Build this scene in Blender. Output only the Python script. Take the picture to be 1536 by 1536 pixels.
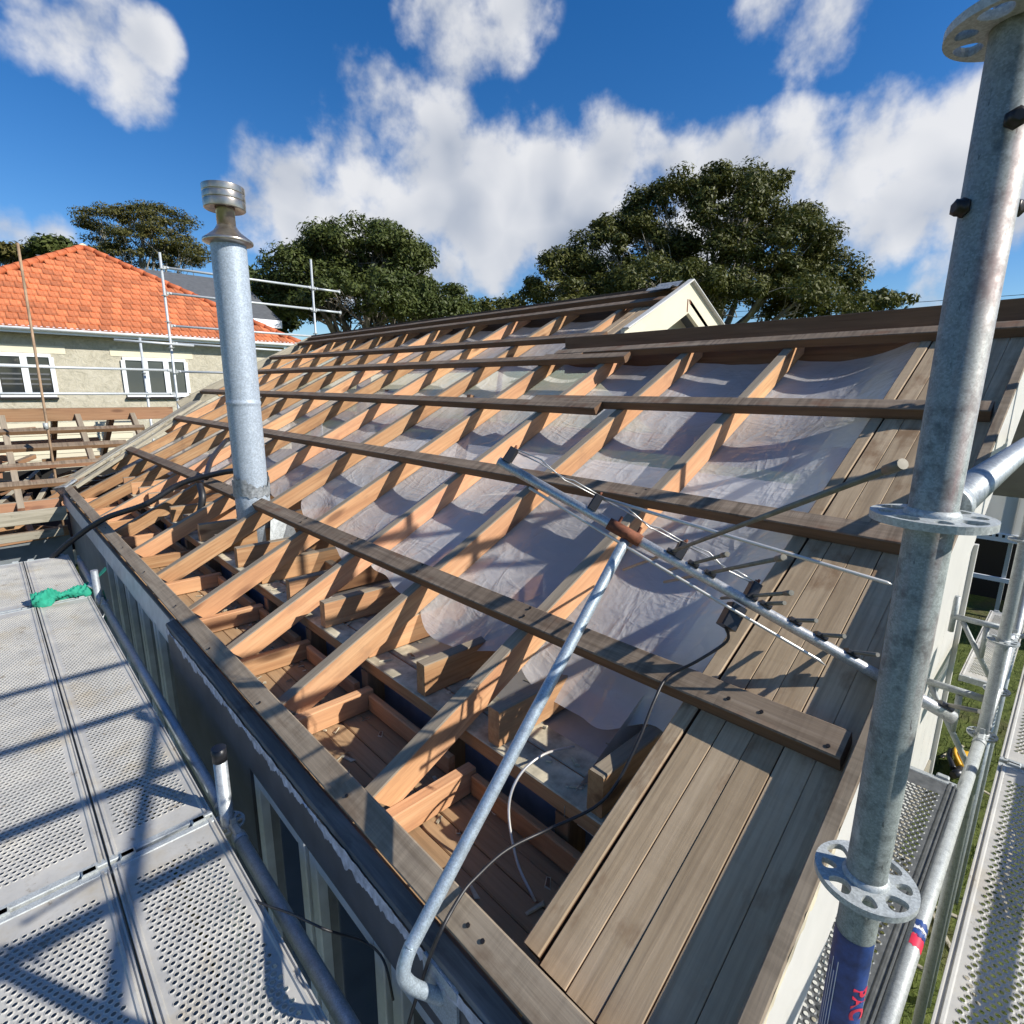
import bpy, math, random
import numpy as np
from mathutils import Matrix, Vector
random.seed(7); rng = np.random.default_rng(7)
S = bpy.context.scene
for o in list(bpy.data.objects): bpy.data.objects.remove(o)
COL = S.collection
rad = math.radians
# ------------------------------------------------------------------ camera
FPX, PITCH, HEAD, ROLL = 820.67, rad(12.684), rad(43.973), rad(.582)
fw = Vector((math.sin(HEAD)*math.cos(PITCH), math.cos(HEAD)*math.cos(PITCH), -math.sin(PITCH)))
rt0 = Vector((math.cos(HEAD), -math.sin(HEAD), 0)); up0 = rt0.cross(fw)
rt = rt0*math.cos(ROLL)+up0*math.sin(ROLL); up = up0*math.cos(ROLL)-rt0*math.sin(ROLL)
cd = bpy.data.cameras.new('camera'); cam = bpy.data.objects.new('camera', cd); COL.objects.link(cam)
cd.sensor_width = 36; cd.lens = 36*FPX/1536; cd.clip_start = .02; cd.clip_end = 3000
cam.matrix_world = Matrix(((rt.x, up.x, -fw.x, 0), (rt.y, up.y, -fw.y, 0), (rt.z, up.z, -fw.z, 0), (0, 0, 0, 1)))
S.camera = cam
def ray(px, py): return fw+rt*((px-768)/FPX)-up*((py-768)/FPX)
def P(px, py, d): return ray(px, py)*d
def onx(px, py, x): r = ray(px, py); return r*(x/r.x)
def ony(px, py, y): r = ray(px, py); return r*(y/r.y)
def onz(px, py, z): r = ray(px, py); return r*(z/r.z)
# ------------------------------------------------------------------ world, sun, exposure
SUN = Vector((1.0, -1.82, 1.5)).normalized()
SUN_EL = math.asin(SUN.z); SUN_AZ = math.atan2(SUN.x, SUN.y)
SUN_E, SKY_S, EXPO = 5.0, .066, .40
S.view_settings.view_transform = 'Standard'; S.view_settings.look = 'None'
S.view_settings.exposure = EXPO; S.view_settings.gamma = 1
S.render.engine = 'CYCLES'; S.cycles.max_bounces = 7; S.cycles.adaptive_threshold = .02
W = bpy.data.worlds.new('World'); S.world = W; W.use_nodes = True
def build_world():
    nt = W.node_tree; N = nt.nodes; L = nt.links; N.clear()
    def nd(t, **k):
        n = N.new(t)
        for a, b in k.items(): setattr(n, a, b)
        return n
    def math_(op, a, b=None, c=None):
        n = nd('ShaderNodeMath', operation=op)
        for i, v in enumerate((a, b, c)):
            if v is None: continue
            if isinstance(v, (int, float)): n.inputs[i].default_value = v
            else: L.new(v, n.inputs[i])
        return n.outputs[0]
    def sstep(v, a, b, lo=0., hi=1.):
        n = nd('ShaderNodeMapRange', interpolation_type='SMOOTHSTEP'); L.new(v, n.inputs[0])
        for i, x in enumerate((a, b, lo, hi)): n.inputs[i+1].default_value = x
        return n.outputs[0]
    sky = nd('ShaderNodeTexSky', sky_type='NISHITA'); sky.sun_disc = False
    sky.sun_elevation = SUN_EL; sky.sun_rotation = SUN_AZ
    sky.air_density = 1.0; sky.dust_density = .15; sky.ozone_density = 3.5
    tc = nd('ShaderNodeTexCoord'); d = tc.outputs['Generated']
    blobs = [(578,165,78),(545,255,100),(650,260,115),(720,320,120),(600,335,120),(440,275,72),(650,400,80),(470,330,80),
             (910,240,70),(835,275,75),(1000,240,62),(1090,235,60),(1200,235,85),(1310,230,105),(1420,215,110),(1480,150,60),(1350,310,95),(1470,310,90),
             (680,25,95),(745,0,85),(105,40,95),(180,115,68),(215,60,50),(1235,35,85),(1160,10,60),
             (15,348,48),(75,352,34),(1420,425,60),(860,350,75),(1060,320,80),(370,320,50)]
    B = None
    for (x, y, r) in blobs:
        v = ray(x, y); c = v.length; v = v.normalized()
        ang = 1.5*r/FPX/(c**1.5)
        dp = nd('ShaderNodeVectorMath', operation='DOT_PRODUCT'); L.new(d, dp.inputs[0]); dp.inputs[1].default_value = v
        mr = nd('ShaderNodeMapRange'); L.new(dp.outputs['Value'], mr.inputs[0]); mr.inputs[1].default_value = math.cos(ang); mr.inputs[2].default_value = 1
        B = mr.outputs[0] if B is None else math_('MAXIMUM', B, mr.outputs[0])
    def noise(vec, sc, det, ro, dist=0.):
        n = nd('ShaderNodeTexNoise'); n.inputs['Scale'].default_value = sc; n.inputs['Detail'].default_value = det
        n.inputs['Roughness'].default_value = ro; n.inputs['Distortion'].default_value = dist; L.new(vec, n.inputs['Vector']); return n.outputs['Fac']
    # the same kind of cumulus goes on all round, outside the blobs measured from the photograph
    far = sstep(noise(d, 2.4, 1, .5), .52, .78)
    vdot = nd('ShaderNodeVectorMath', operation='DOT_PRODUCT'); L.new(d, vdot.inputs[0]); vdot.inputs[1].default_value = fw
    inv = sstep(vdot.outputs['Value'], .5, .68)
    B = math_('ADD', math_('MULTIPLY', B, inv), math_('MULTIPLY', far, math_('SUBTRACT', 1., inv)))
    def billow(vec, det):
        n = nd('ShaderNodeTexVoronoi', feature='F1', normalize=True); L.new(vec, n.inputs['Vector']); n.inputs['Scale'].default_value = 11; n.inputs['Detail'].default_value = det; n.inputs['Roughness'].default_value = .52; n.inputs['Lacunarity'].default_value = 2.15
        return n.outputs['Distance']
    f1 = noise(d, 5.6, 6, .58)
    wv = nd('ShaderNodeVectorMath', operation='ADD'); L.new(d, wv.inputs[0])
    wn = nd('ShaderNodeTexNoise'); wn.inputs['Scale'].default_value = 9; wn.inputs['Detail'].default_value = 1; L.new(d, wn.inputs['Vector'])
    ws = nd('ShaderNodeVectorMath', operation='SCALE'); L.new(wn.outputs['Color'], ws.inputs[0]); ws.inputs['Scale'].default_value = .09; L.new(ws.outputs[0], wv.inputs[1])
    v1 = billow(wv.outputs[0], 2)
    off = nd('ShaderNodeVectorMath', operation='ADD'); L.new(wv.outputs[0], off.inputs[0]); off.inputs[1].default_value = rt*.006+up*.03
    v2 = billow(off.outputs[0], 0)
    dens = math_('ADD', math_('ADD', B, math_('MULTIPLY', math_('SUBTRACT', f1, .52), 3.6)), math_('MULTIPLY', math_('SUBTRACT', .33, v1), 1.0))
    mask = math_('MULTIPLY', sstep(dens, .14, .92), sstep(B, .0, .3))
    off2 = nd('ShaderNodeVectorMath', operation='ADD'); L.new(d, off2.inputs[0]); off2.inputs[1].default_value = -rt*.03+up*.07
    big = math_('SUBTRACT', f1, noise(off2.outputs[0], 5.6, 2, .58))
    rel = math_('ADD', math_('SUBTRACT', v2, v1), math_('MULTIPLY', big, 1.9))
    core = sstep(dens, .6, 1.7)
    t = math_('ADD', math_('ADD', math_('MULTIPLY', core, -.46), .74), math_('MULTIPLY', rel, 1.15))
    cr = nd('ShaderNodeMix', data_type='RGBA'); L.new(t, cr.inputs[0]); cr.clamp_factor = True
    cr.inputs[6].default_value = (3.9, 4.6, 5.9, 1); cr.inputs[7].default_value = (9.6, 9.7, 10., 1)
    hs = nd('ShaderNodeHueSaturation'); L.new(sky.outputs[0], hs.inputs['Color']); hs.inputs['Hue'].default_value = .508; hs.inputs['Saturation'].default_value = 1.34; hs.inputs['Value'].default_value = 1.5
    mx = nd('ShaderNodeMix', data_type='RGBA'); L.new(math_('MULTIPLY', mask, .96), mx.inputs[0]); L.new(hs.outputs[0], mx.inputs[6]); L.new(cr.outputs[2], mx.inputs[7])
    bg = nd('ShaderNodeBackground'); L.new(mx.outputs[2], bg.inputs[0]); bg.inputs[1].default_value = SKY_S
    out = nd('ShaderNodeOutputWorld'); L.new(bg.outputs[0], out.inputs[0])
build_world(); W.cycles.sampling_method = 'NONE'
sd = bpy.data.lights.new('sun', 'SUN'); sd.energy = SUN_E; sd.angle = rad(.53); sd.color = (1, .955, .88)
so = bpy.data.objects.new('sun', sd); COL.objects.link(so); so.rotation_euler = SUN.to_track_quat('Z', 'Y').to_euler(); so.location = (5, -8, 12)

# ------------------------------------------------------------------ materials
MATS = {}
class NT:
    def __init__(s, name):
        m = bpy.data.materials.new(name); m.use_nodes = True; s.m = m; s.t = m.node_tree; s.N = s.t.nodes; s.L = s.t.links
        s.b = s.N['Principled BSDF']; MATS[name] = m
    def n(s, t, **k):
        x = s.N.new(t)
        for a, b in k.items(): setattr(x, a, b)
        return x
    def coord(s, kind='Object', scale=(1, 1, 1), rnd=0.):
        tc = s.n('ShaderNodeTexCoord'); mp = s.n('ShaderNodeMapping'); s.L.new(tc.outputs[kind], mp.inputs[0]); mp.inputs['Scale'].default_value = scale
        if rnd:
            oi = s.n('ShaderNodeObjectInfo'); mu = s.n('ShaderNodeMath', operation='MULTIPLY'); s.L.new(oi.outputs['Random'], mu.inputs[0]); mu.inputs[1].default_value = rnd
            s.L.new(mu.outputs[0], mp.inputs['Location'])
        return mp.outputs[0]
    def noise(s, v, sc, det=4, ro=.5, dist=0.):
        n = s.n('ShaderNodeTexNoise'); s.L.new(v, n.inputs['Vector'])
        for k, x in (('Scale', sc), ('Detail', det), ('Roughness', ro), ('Distortion', dist)): n.inputs[k].default_value = x
        return n.outputs['Fac']
    def ramp(s, f, *st):
        r = s.n('ShaderNodeValToRGB'); s.L.new(f, r.inputs[0]); e = r.color_ramp.elements
        while len(e) < len(st): e.new(.5)
        for i, (p, c) in enumerate(st): e[i].position = p; e[i].color = (*c, 1) if len(c) == 3 else c
        return r.outputs[0]
    def rng(s, f, a, b, lo=0., hi=1.):
        n = s.n('ShaderNodeMapRange'); s.L.new(f, n.inputs[0])
        for i, x in enumerate((a, b, lo, hi)): n.inputs[i+1].default_value = x
        return n.outputs[0]
    def mix(s, f, a, b, mode='MIX'):
        n = s.n('ShaderNodeMix', data_type='RGBA', blend_type=mode)
        for i, v in ((0, f), (6, a), (7, b)):
            if isinstance(v, (int, float)): n.inputs[i].default_value = v
            elif isinstance(v, tuple): n.inputs[i].default_value = (*v, 1)
            else: s.L.new(v, n.inputs[i])
        return n.outputs[2]
    def mul(s, a, b):
        n = s.n('ShaderNodeMath', operation='MULTIPLY')
        for i, v in enumerate((a, b)):
            if isinstance(v, (int, float)): n.inputs[i].default_value = v
            else: s.L.new(v, n.inputs[i])
        return n.outputs[0]
    def vary(s, col, amt=.25):
        oi = s.n('ShaderNodeObjectInfo'); h = s.n('ShaderNodeHueSaturation'); s.L.new(col, h.inputs['Color'])
        s.L.new(s.rng(oi.outputs['Random'], 0, 1, 1-amt, 1+amt), h.inputs['Value'])
        return h.outputs[0]
    def bump(s, f, st=.3, dist=.002):
        b = s.n('ShaderNodeBump'); s.L.new(f, b.inputs['Height']); b.inputs['Strength'].default_value = st; b.inputs['Distance'].default_value = dist
        s.L.new(b.outputs[0], s.b.inputs['Normal'])
    def fin(s, col, rough=.6, metal=0., spec=.5):
        if isinstance(col, tuple): s.b.inputs['Base Color'].default_value = (*col, 1)
        else: s.L.new(col, s.b.inputs['Base Color'])
        if isinstance(rough, (int, float)): s.b.inputs['Roughness'].default_value = rough
        else: s.L.new(rough, s.b.inputs['Roughness'])
        s.b.inputs['Metallic'].default_value = metal; s.b.inputs['Specular IOR Level'].default_value = spec
        return s.m
def wood(name, c1, c2, c3, knots=True, var=.2, saw=0., stain=None, stain_amt=.5, rough=.75, gs=1.):
    n = NT(name)
    v = n.coord('Object', (.9*gs, 15*gs, 15*gs), 37.)
    g = n.noise(v, 1.6, 6, .64, .9); g2 = n.noise(n.coord('Object', (2.5, 60, 60), 21.), 1.6, 4, .65)
    col = n.ramp(g, (.28, c1), (.5, c2), (.72, c3))
    col = n.mix(n.rng(g2, .46, .68, 0, .42), col, tuple(x*.58 for x in c1))
    blot = n.noise(n.coord('Object', (2, 5, 5), 11.), 1.7, 3, .55)
    col = n.mix(n.rng(blot, .35, .7, 0, .35), col, tuple(x*1.25 for x in c1), 'MIX')
    if knots:
        vo = n.n('ShaderNodeTexVoronoi'); n.L.new(n.coord('Object', (2.6, 9, 9), 19.), vo.inputs['Vector']); vo.inputs['Scale'].default_value = 1.
        col = n.mix(n.rng(vo.outputs['Distance'], .10, .21, .85, 0), col, tuple(x*.34 for x in c1))
    if saw:
        w = n.noise(n.coord('Object', (34, 1.2, 1.2), 3.), 1.3, 3, .6, .6)
        pat = n.noise(n.coord('Object', (3, 8, 8), 5.), 1.5, 2)
        f = n.mul(n.rng(w, .44, .6, 0, saw), n.rng(pat, .3, .62, .15, 1))
        col = n.mix(f, col, tuple(x*.42 for x in c1))
    if stain:
        st = n.noise(n.coord('Object', (4, 7, 7), 23.), 1.4, 5, .6)
        col = n.mix(n.rng(st, .56, .68, 0, stain_amt), col, stain)
    if knots:
        oi = n.n('ShaderNodeObjectInfo'); pk = n.noise(n.coord('Object', (.7, 1, 1), 53.), 1.3, 2)
        col = n.mix(n.mul(n.rng(oi.outputs['Random'], .2, 1, 0, .5), n.rng(pk, .3, .6)), col, (.50,.235,.15))
    col = n.vary(col, var)
    n.bump(g2, .5, .002)
    return n.fin(col, rough, 0, .25)
wood('pine', (.33,.17,.08), (.49,.28,.135), (.60,.39,.21), var=.32, stain=(.22,.13,.075), stain_amt=.45)
wood('pine_top', (.20,.165,.12), (.27,.22,.16), (.33,.275,.20), knots=False)
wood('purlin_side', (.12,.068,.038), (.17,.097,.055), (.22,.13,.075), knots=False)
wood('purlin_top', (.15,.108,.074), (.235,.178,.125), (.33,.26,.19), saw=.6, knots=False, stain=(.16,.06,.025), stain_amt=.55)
wood('ridge_dark', (.055,.04,.03), (.085,.062,.045), (.12,.09,.065), knots=False)
wood('eave_grey', (.19,.145,.10), (.28,.225,.16), (.36,.295,.215), saw=.3, knots=False, stain=(.11,.065,.035), stain_amt=.5)
wood('sarking', (.28,.20,.12), (.42,.315,.20), (.53,.41,.275), saw=.1, knots=False, var=.17, stain=(.21,.125,.065), stain_amt=.8, gs=.7)
wood('soffit', (.27,.17,.09), (.34,.22,.12), (.40,.27,.155), knots=False, var=.12)
wood('weathered', (.21,.19,.145), (.32,.29,.22), (.42,.38,.30), knots=False, stain=(.09,.08,.055), stain_amt=.7)
wood('beam_brown', (.20,.115,.06), (.28,.165,.085), (.35,.22,.12), knots=True)
def plain(name, c, rough=.6, metal=0., var=0., nscale=0., namt=.2, spec=.5, coord='Object'):
    n = NT(name); col = c
    if nscale:
        f = n.noise(n.coord(coord), nscale, 5, .6); col = n.mix(n.rng(f, .3, .7, 0, 1), tuple(x*(1-namt) for x in c), tuple(min(1, x*(1+namt)) for x in c)); n.bump(f, .15, .002)
    if var:
        if isinstance(col, tuple):
            r = n.n('ShaderNodeRGB'); r.outputs[0].default_value = (*col, 1); col = r.outputs[0]
        col = n.vary(col, var)
    return n.fin(col, rough, metal, spec)
def galv(name, c=(.42,.45,.46), metal=.55, rough=.45, red=0., dirt=.5, scale=420.):
    n = NT(name); v = n.coord('Object')
    vo = n.n('ShaderNodeTexVoronoi'); n.L.new(v, vo.inputs['Vector']); vo.inputs['Scale'].default_value = scale
    f = n.noise(v, 60, 6, .65); d = n.noise(v, 34, 6, .72)
    col = n.mix(n.rng(vo.outputs['Color'], .2, .8, 0, 1), tuple(x*.82 for x in c), tuple(x*1.15 for x in c))
    col = n.mix(n.rng(d, .5, .66, 0, dirt), col, tuple(x*.4 for x in c))
    sp = n.noise(n.coord('Object', (1, 1, .3)), 130, 3, .6)
    col = n.mix(n.rng(sp, .66, .72, 0, .8*dirt), col, (.03, .03, .032))
    wht = n.noise(n.coord('Object', (1, 1, .5)), 30, 4, .6); col = n.mix(n.rng(wht, .62, .75, 0, .5), col, (.62, .64, .62))
    if red:
        sx = n.n('ShaderNodeSeparateXYZ'); n.L.new(v, sx.inputs[0])
        rr = n.noise(n.coord('Object', (30, 30, 3.)), 1.3, 4, .6)
        gate = n.rng(n.noise(n.coord('Object', (14, 14, .9)), 1., 2), .48, .6)
        col = n.mix(n.mul(n.mul(n.rng(rr, .45, .7, 0, red), gate), 1.), col, (.33, .14, .13))
    n.bump(f, .12, .001)
    return n.fin(col, n.rng(f, .3, .7, rough-.1, rough+.15), metal)
galv('galv'); galv('galv_standard', (.27,.30,.285), .25, .55, red=.4, dirt=.9, scale=500.); galv('galv_flue', (.40,.46,.52), .2, .5, dirt=.12, scale=160.)
galv('galv_pale', (.42,.445,.435), .2, .5, dirt=.45); galv('galv_far', (.52,.55,.56), .3, .5, dirt=.1); galv('mast_metal', (.42,.49,.54), .45, .42, dirt=.35)
galv('boom_metal', (.56,.56,.55), .55, .38, dirt=.4)
def deckmat():
    n = NT('deck_steel'); v = n.coord('Object', (1, 1, 1), 9.)
    a = n.noise(v, 5, 6, .65); b = n.noise(v, 40, 4, .6)
    col = n.ramp(a, (.3, (.33,.325,.305)), (.55, (.45,.435,.395)), (.75, (.53,.505,.44)))
    col = n.mix(n.rng(b, .55, .75, 0, .45), col, (.27,.25,.21))
    st = n.noise(v, 2.6, 5, .7); col = n.mix(n.rng(st, .54, .70, 0, .6), col, (.36,.30,.20)); mud = n.noise(v, 13, 6, .75); col = n.mix(n.rng(mud, .60, .68, 0, .75), col, (.17,.13,.08))
    n.bump(b, .12, .001); n.fin(col, .55, .0, .4)
    n = NT('deck_shade_steel'); v = n.coord('Object', (1, 1, 1), 4.); b = n.noise(v, 30, 5, .6)  # darker copy of the deck steel: the plank's shade put into its colour
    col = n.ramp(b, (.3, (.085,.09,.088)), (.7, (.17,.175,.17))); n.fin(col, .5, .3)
deckmat()
def plastic():
    n = NT('polythene'); v = n.coord('Object')
    f2 = n.noise(v, 30, 4, .6); cl = n.noise(v, 1.3, 3, .5)
    def crease(sc, rot, k):
        tc = n.n('ShaderNodeTexCoord'); mp = n.n('ShaderNodeMapping'); n.L.new(tc.outputs['Object'], mp.inputs[0]); mp.inputs['Rotation'].default_value = (0, 0, rot); mp.inputs['Scale'].default_value = sc
        f = n.noise(mp.outputs[0], 1., 3, .5, k); a = n.n('ShaderNodeMath', operation='SUBTRACT'); n.L.new(f, a.inputs[0]); a.inputs[1].default_value = .5
        b = n.n('ShaderNodeMath', operation='ABSOLUTE'); n.L.new(a.outputs[0], b.inputs[0]); return n.rng(b.outputs[0], 0, .10, 1, 0)
    c1, c2, c3 = crease((3.2, 7, 3), .35, .8), crease((9, 3.5, 4), -.5, 1.2), crease((14, 16, 10), .9, .6)
    def add(a, b):
        m = n.n('ShaderNodeMath', operation='ADD'); n.L.new(a, m.inputs[0]); n.L.new(b, m.inputs[1]); return m.outputs[0]
    h = add(add(n.mul(c1, 1.), n.mul(c2, .6)), n.mul(c3, .25))
    col = n.mix(n.rng(cl, .35, .68), (.80,.755,.73), (.88,.875,.87))
    n.bump(h, .32, .010)
    n.fin(col, n.rng(f2, .3, .7, .10, .22), 0, 1.)
    tl = n.n('ShaderNodeBsdfTranslucent'); n.L.new(col, tl.inputs[0])
    tr = n.n('ShaderNodeBsdfTransparent'); tr.inputs[0].default_value = (.95, .94, .93, 1)
    m1 = n.n('ShaderNodeMixShader'); m1.inputs[0].default_value = .30; n.L.new(n.b.outputs[0], m1.inputs[1]); n.L.new(tl.outputs[0], m1.inputs[2])
    m2 = n.n('ShaderNodeMixShader'); n.L.new(n.rng(cl, .3, .7, .46, .26), m2.inputs[0]); n.L.new(m1.outputs[0], m2.inputs[1]); n.L.new(tr.outputs[0], m2.inputs[2])
    n.L.new(m2.outputs[0], n.N['Material Output'].inputs[0])
plastic()
plain('paint_white', (.58,.565,.52), .5, nscale=6, namt=.06); plain('paint_cream', (.66,.60,.44), .55, nscale=3, namt=.07)
plain('paint_blue', (.17,.18,.235), .6, nscale=9, namt=.3); plain('paint_dark', (.075,.08,.09), .5, nscale=9, namt=.25)
plain('paint_grey', (.17,.19,.20), .55, nscale=8, namt=.15); plain('frame_pale', (.50,.53,.54), .5, nscale=12, namt=.15)
plain('flaking_paint', (.40,.43,.50), .55, nscale=40, namt=.45); plain('ceiling', (.33,.31,.28), .85, nscale=3.5, namt=.28)
plain('plate_wood', (.44,.39,.28), .85, nscale=14, namt=.55); plain('black_rubber', (.018,.018,.02), .45, nscale=30, namt=.3)
plain('black_plastic', (.02,.02,.022), .35); plain('rust', (.17,.055,.025), .8, nscale=60, namt=.5); plain('green_cloth', (.015,.27,.17), .8, nscale=25, namt=.25)
plain('yellow_plastic', (.75,.40,.02), .4); plain('steel_cap', (.42,.37,.31), .28, .85, nscale=18, namt=.3); plain('lead', (.30,.32,.33), .5, .3, nscale=50, namt=.5)
plain('void_shade', (.012,.011,.01), .9); plain('element_metal', (.20,.185,.15), .5, .5, nscale=30, namt=.3); plain('wire_pale', (.62,.60,.56), .35, .5)  # near-black void colour: shade of unlit openings put into the material
plain('sticker_blue', (.02,.055,.20), .4, nscale=40, namt=.5); plain('sticker_red', (.62,.03,.07), .4); plain('sticker_white', (.7,.7,.72), .4)
plain('bolt_dark', (.035,.03,.028), .4, .5); plain('window_white', (.80,.82,.84), .4); plain('roof_grey', (.10,.105,.11), .7, nscale=5, namt=.2)
plain('terracotta', (.50,.155,.06), .75, var=.28, nscale=5, namt=.35); plain('terracotta_ridge', (.50,.13,.045), .75, nscale=6, namt=.3)
plain('fence_cream', (.58,.53,.39), .6, var=.06); plain('wall_grey', (.80,.79,.75), .6, nscale=1.5, namt=.05); plain('earth', (.12,.085,.055), .9, nscale=3, namt=.4)
plain('bark', (.16,.145,.12), .9, nscale=2.2, namt=.4); plain('bark_pale', (.27,.25,.21), .9, nscale=2.2, namt=.4); wood('fascia_worn', (.09,.086,.08), (.18,.175,.165), (.30,.295,.29), knots=False, stain=(.05,.045,.042), stain_amt=.8); plain('rusty_rod', (.30,.20,.12), .7, nscale=9, namt=.4)
def stucco():
    n = NT('stucco'); f = n.noise(n.coord('Object'), 5.5, 6, .7, .8); g = n.noise(n.coord('Object'), 18, 5, .65)
    col = n.ramp(f, (.3, (.36,.33,.25)), (.5, (.47,.43,.33)), (.7, (.54,.50,.40))); col = n.mix(n.rng(g, .5, .7, 0, .35), col, (.26,.24,.19)); n.bump(f, .8, .04); n.fin(col, .9)
stucco()
def glass():
    n = NT('window_glass'); n.fin((.02,.024,.026), .06, 0, .8)
    n = NT('window_glass_grey'); n.fin((.075,.085,.08), .12, 0, .7)
glass()
def sheeting():
    n = NT('pale_sheeting'); f = n.noise(n.coord('Object', (1, 2, .6)), 1.2, 4, .5); col = n.mix(n.rng(f, .3, .7), (.70,.69,.65), (.80,.79,.75)); n.fin(col, .6)
    tl = n.n('ShaderNodeBsdfTranslucent'); n.L.new(col, tl.inputs[0]); m1 = n.n('ShaderNodeMixShader'); m1.inputs[0].default_value = .6
    n.L.new(n.b.outputs[0], m1.inputs[1]); n.L.new(tl.outputs[0], m1.inputs[2]); n.L.new(m1.outputs[0], n.N['Material Output'].inputs[0])
sheeting()
def grass():
    n = NT('grass'); v = n.coord('Object'); f = n.noise(v, .8, 6, .65); g = n.noise(v, 14, 5, .7); h = n.noise(v, .05, 3)
    col = n.ramp(g, (.3, (.045,.065,.012)), (.55, (.095,.12,.025)), (.75, (.16,.17,.05)))
    col = n.mix(n.rng(f, .52, .66, 0, .8), col, (.10,.075,.045)); n.bump(g, .8, .05); n.fin(col, .9, 0, .2)
    n = NT('grass_blade'); g = n.noise(n.coord('Object'), 9, 3); n.fin(n.ramp(g, (.3, (.03,.06,.008)), (.7, (.12,.15,.03))), .7, 0, .3)
grass()
def leafmat(name, a, b, c):
    n = NT(name); f = n.noise(n.coord('Object'), .55, 3, .6); g = n.noise(n.coord('Object'), 4.5, 3, .7)
    col = n.ramp(f, (.3, a), (.55, b), (.72, c)); col = n.mix(n.rng(g, .42, .68, 0, .6), col, tuple(min(1, x*1.7) for x in c)); n.fin(col, .55, 0, .25)
    tl = n.n('ShaderNodeBsdfTranslucent'); n.L.new(col, tl.inputs[0]); m1 = n.n('ShaderNodeMixShader'); m1.inputs[0].default_value = .2
    n.L.new(n.b.outputs[0], m1.inputs[1]); n.L.new(tl.outputs[0], m1.inputs[2]); n.L.new(m1.outputs[0], n.N['Material Output'].inputs[0])
leafmat('leaf_fig', (.030,.044,.010), (.062,.074,.015), (.11,.105,.024)); leafmat('leaf_mid', (.028,.046,.011), (.055,.074,.016), (.085,.098,.024)); leafmat('leaf_pine', (.036,.045,.011), (.07,.072,.016), (.12,.10,.028))

# ------------------------------------------------------------------ mesh helpers
PW = {}
K = 1.368          # the house was measured with its eave 0.95 m below the camera; sunlit planks put it at 1.30 m
SC = [Matrix()]
def scaled(on): SC[0] = Matrix.Scale(K, 4) if on else Matrix()
def mesh(name, V, F, mats, mi=None, smooth=False):
    me = bpy.data.meshes.new(name); me.from_pydata([tuple(v) for v in V], [], F)
    for m in ([mats] if isinstance(mats, str) else mats): me.materials.append(MATS[m])
    if mi is not None: me.polygons.foreach_set('material_index', mi)
    if smooth: me.polygons.foreach_set('use_smooth', [True]*len(me.polygons))
    me.update(); return me
def obj(name, me, parent=None, M=None):
    o = bpy.data.objects.new(name, me); COL.objects.link(o); M = SC[0] @ (M or Matrix())
    if parent is not None:
        o.parent = parent; o.matrix_local = PW[parent.name].inverted() @ M
    else: o.matrix_local = M
    PW[o.name] = M; return o
def tag(o, label, cat, group=None, kind=None):
    if label: o['label'] = label
    if cat: o['category'] = cat
    if group: o['group'] = group
    if kind: o['kind'] = kind
    return o
def thing(name, loc, label, cat, group=None):
    loc = SC[0] @ Vector(loc)
    o = bpy.data.objects.new(name, None); COL.objects.link(o); o.location = loc; o.empty_display_size = .1
    PW[o.name] = Matrix.Translation(loc); return tag(o, label, cat, group)
def frame(p0, p1, upv):
    x = (Vector(p1)-Vector(p0)); L = x.length; x.normalize(); z = Vector(upv); z = (z-x*z.dot(x)).normalized(); y = z.cross(x)
    M = Matrix(((x.x, y.x, z.x, p0[0]), (x.y, y.y, z.y, p0[1]), (x.z, y.z, z.z, p0[2]), (0, 0, 0, 1))); return M, L
def beam(name, p0, p1, w, h, mats, parent=None, upv=(0, 0, 1), ch=.003, seg=3, bow=.003, anchor='top', cut0=0., cut1=0.):
    """timber along p0-p1; anchor: the axis runs along the middle of the top face ('top'), the bottom or the centre"""
    M, L = frame(p0, p1, upv)
    z1 = {'top': 0, 'bottom': h, 'mid': h/2}[anchor]; z0 = z1-h; a = w/2
    sec = [(-a, z0+ch), (-a+ch, z0), (a-ch, z0), (a, z0+ch), (a, z1-ch), (a-ch, z1), (-a+ch, z1), (-a, z1-ch)]
    V, F, mi = [], [], []
    ph = random.random()*6; by, bz = random.uniform(-bow, bow), random.uniform(-bow, bow)
    for i in range(seg+1):
        t = i/seg; s = math.sin(math.pi*t)
        for (y, z) in sec:
            x = L*t
            k = (z1-z)/h
            if i == 0: x += cut0*k
            if i == seg: x += cut1*k
            V.append((x, y+by*s, z+bz*s))
    for i in range(seg):
        for j in range(8):
            k = (j+1) % 8; F.append((i*8+j, (i+1)*8+j, (i+1)*8+k, i*8+k)); mi.append(1 if j in (4, 5, 6) else 0)
    F.append(tuple(range(8))); mi.append(0); F.append(tuple(range(seg*8+7, seg*8-1, -1))); mi.append(0)
    mats = [mats, mats] if isinstance(mats, str) else list(mats)
    # winding: flip if needed
    return obj(name, mesh(name, V, [f[::-1] for f in F], mats, mi), parent, M)
def box(name, lo, hi, mat, parent=None, ch=.002):
    lo, hi = Vector(lo), Vector(hi); c = (lo+hi)/2
    return beam(name, (lo.x, c.y, hi.z), (hi.x, c.y, hi.z), hi.y-lo.y, hi.z-lo.z, mat, parent, ch=min(ch, .3*min(hi.y-lo.y, hi.z-lo.z)), seg=1, bow=0)
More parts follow.
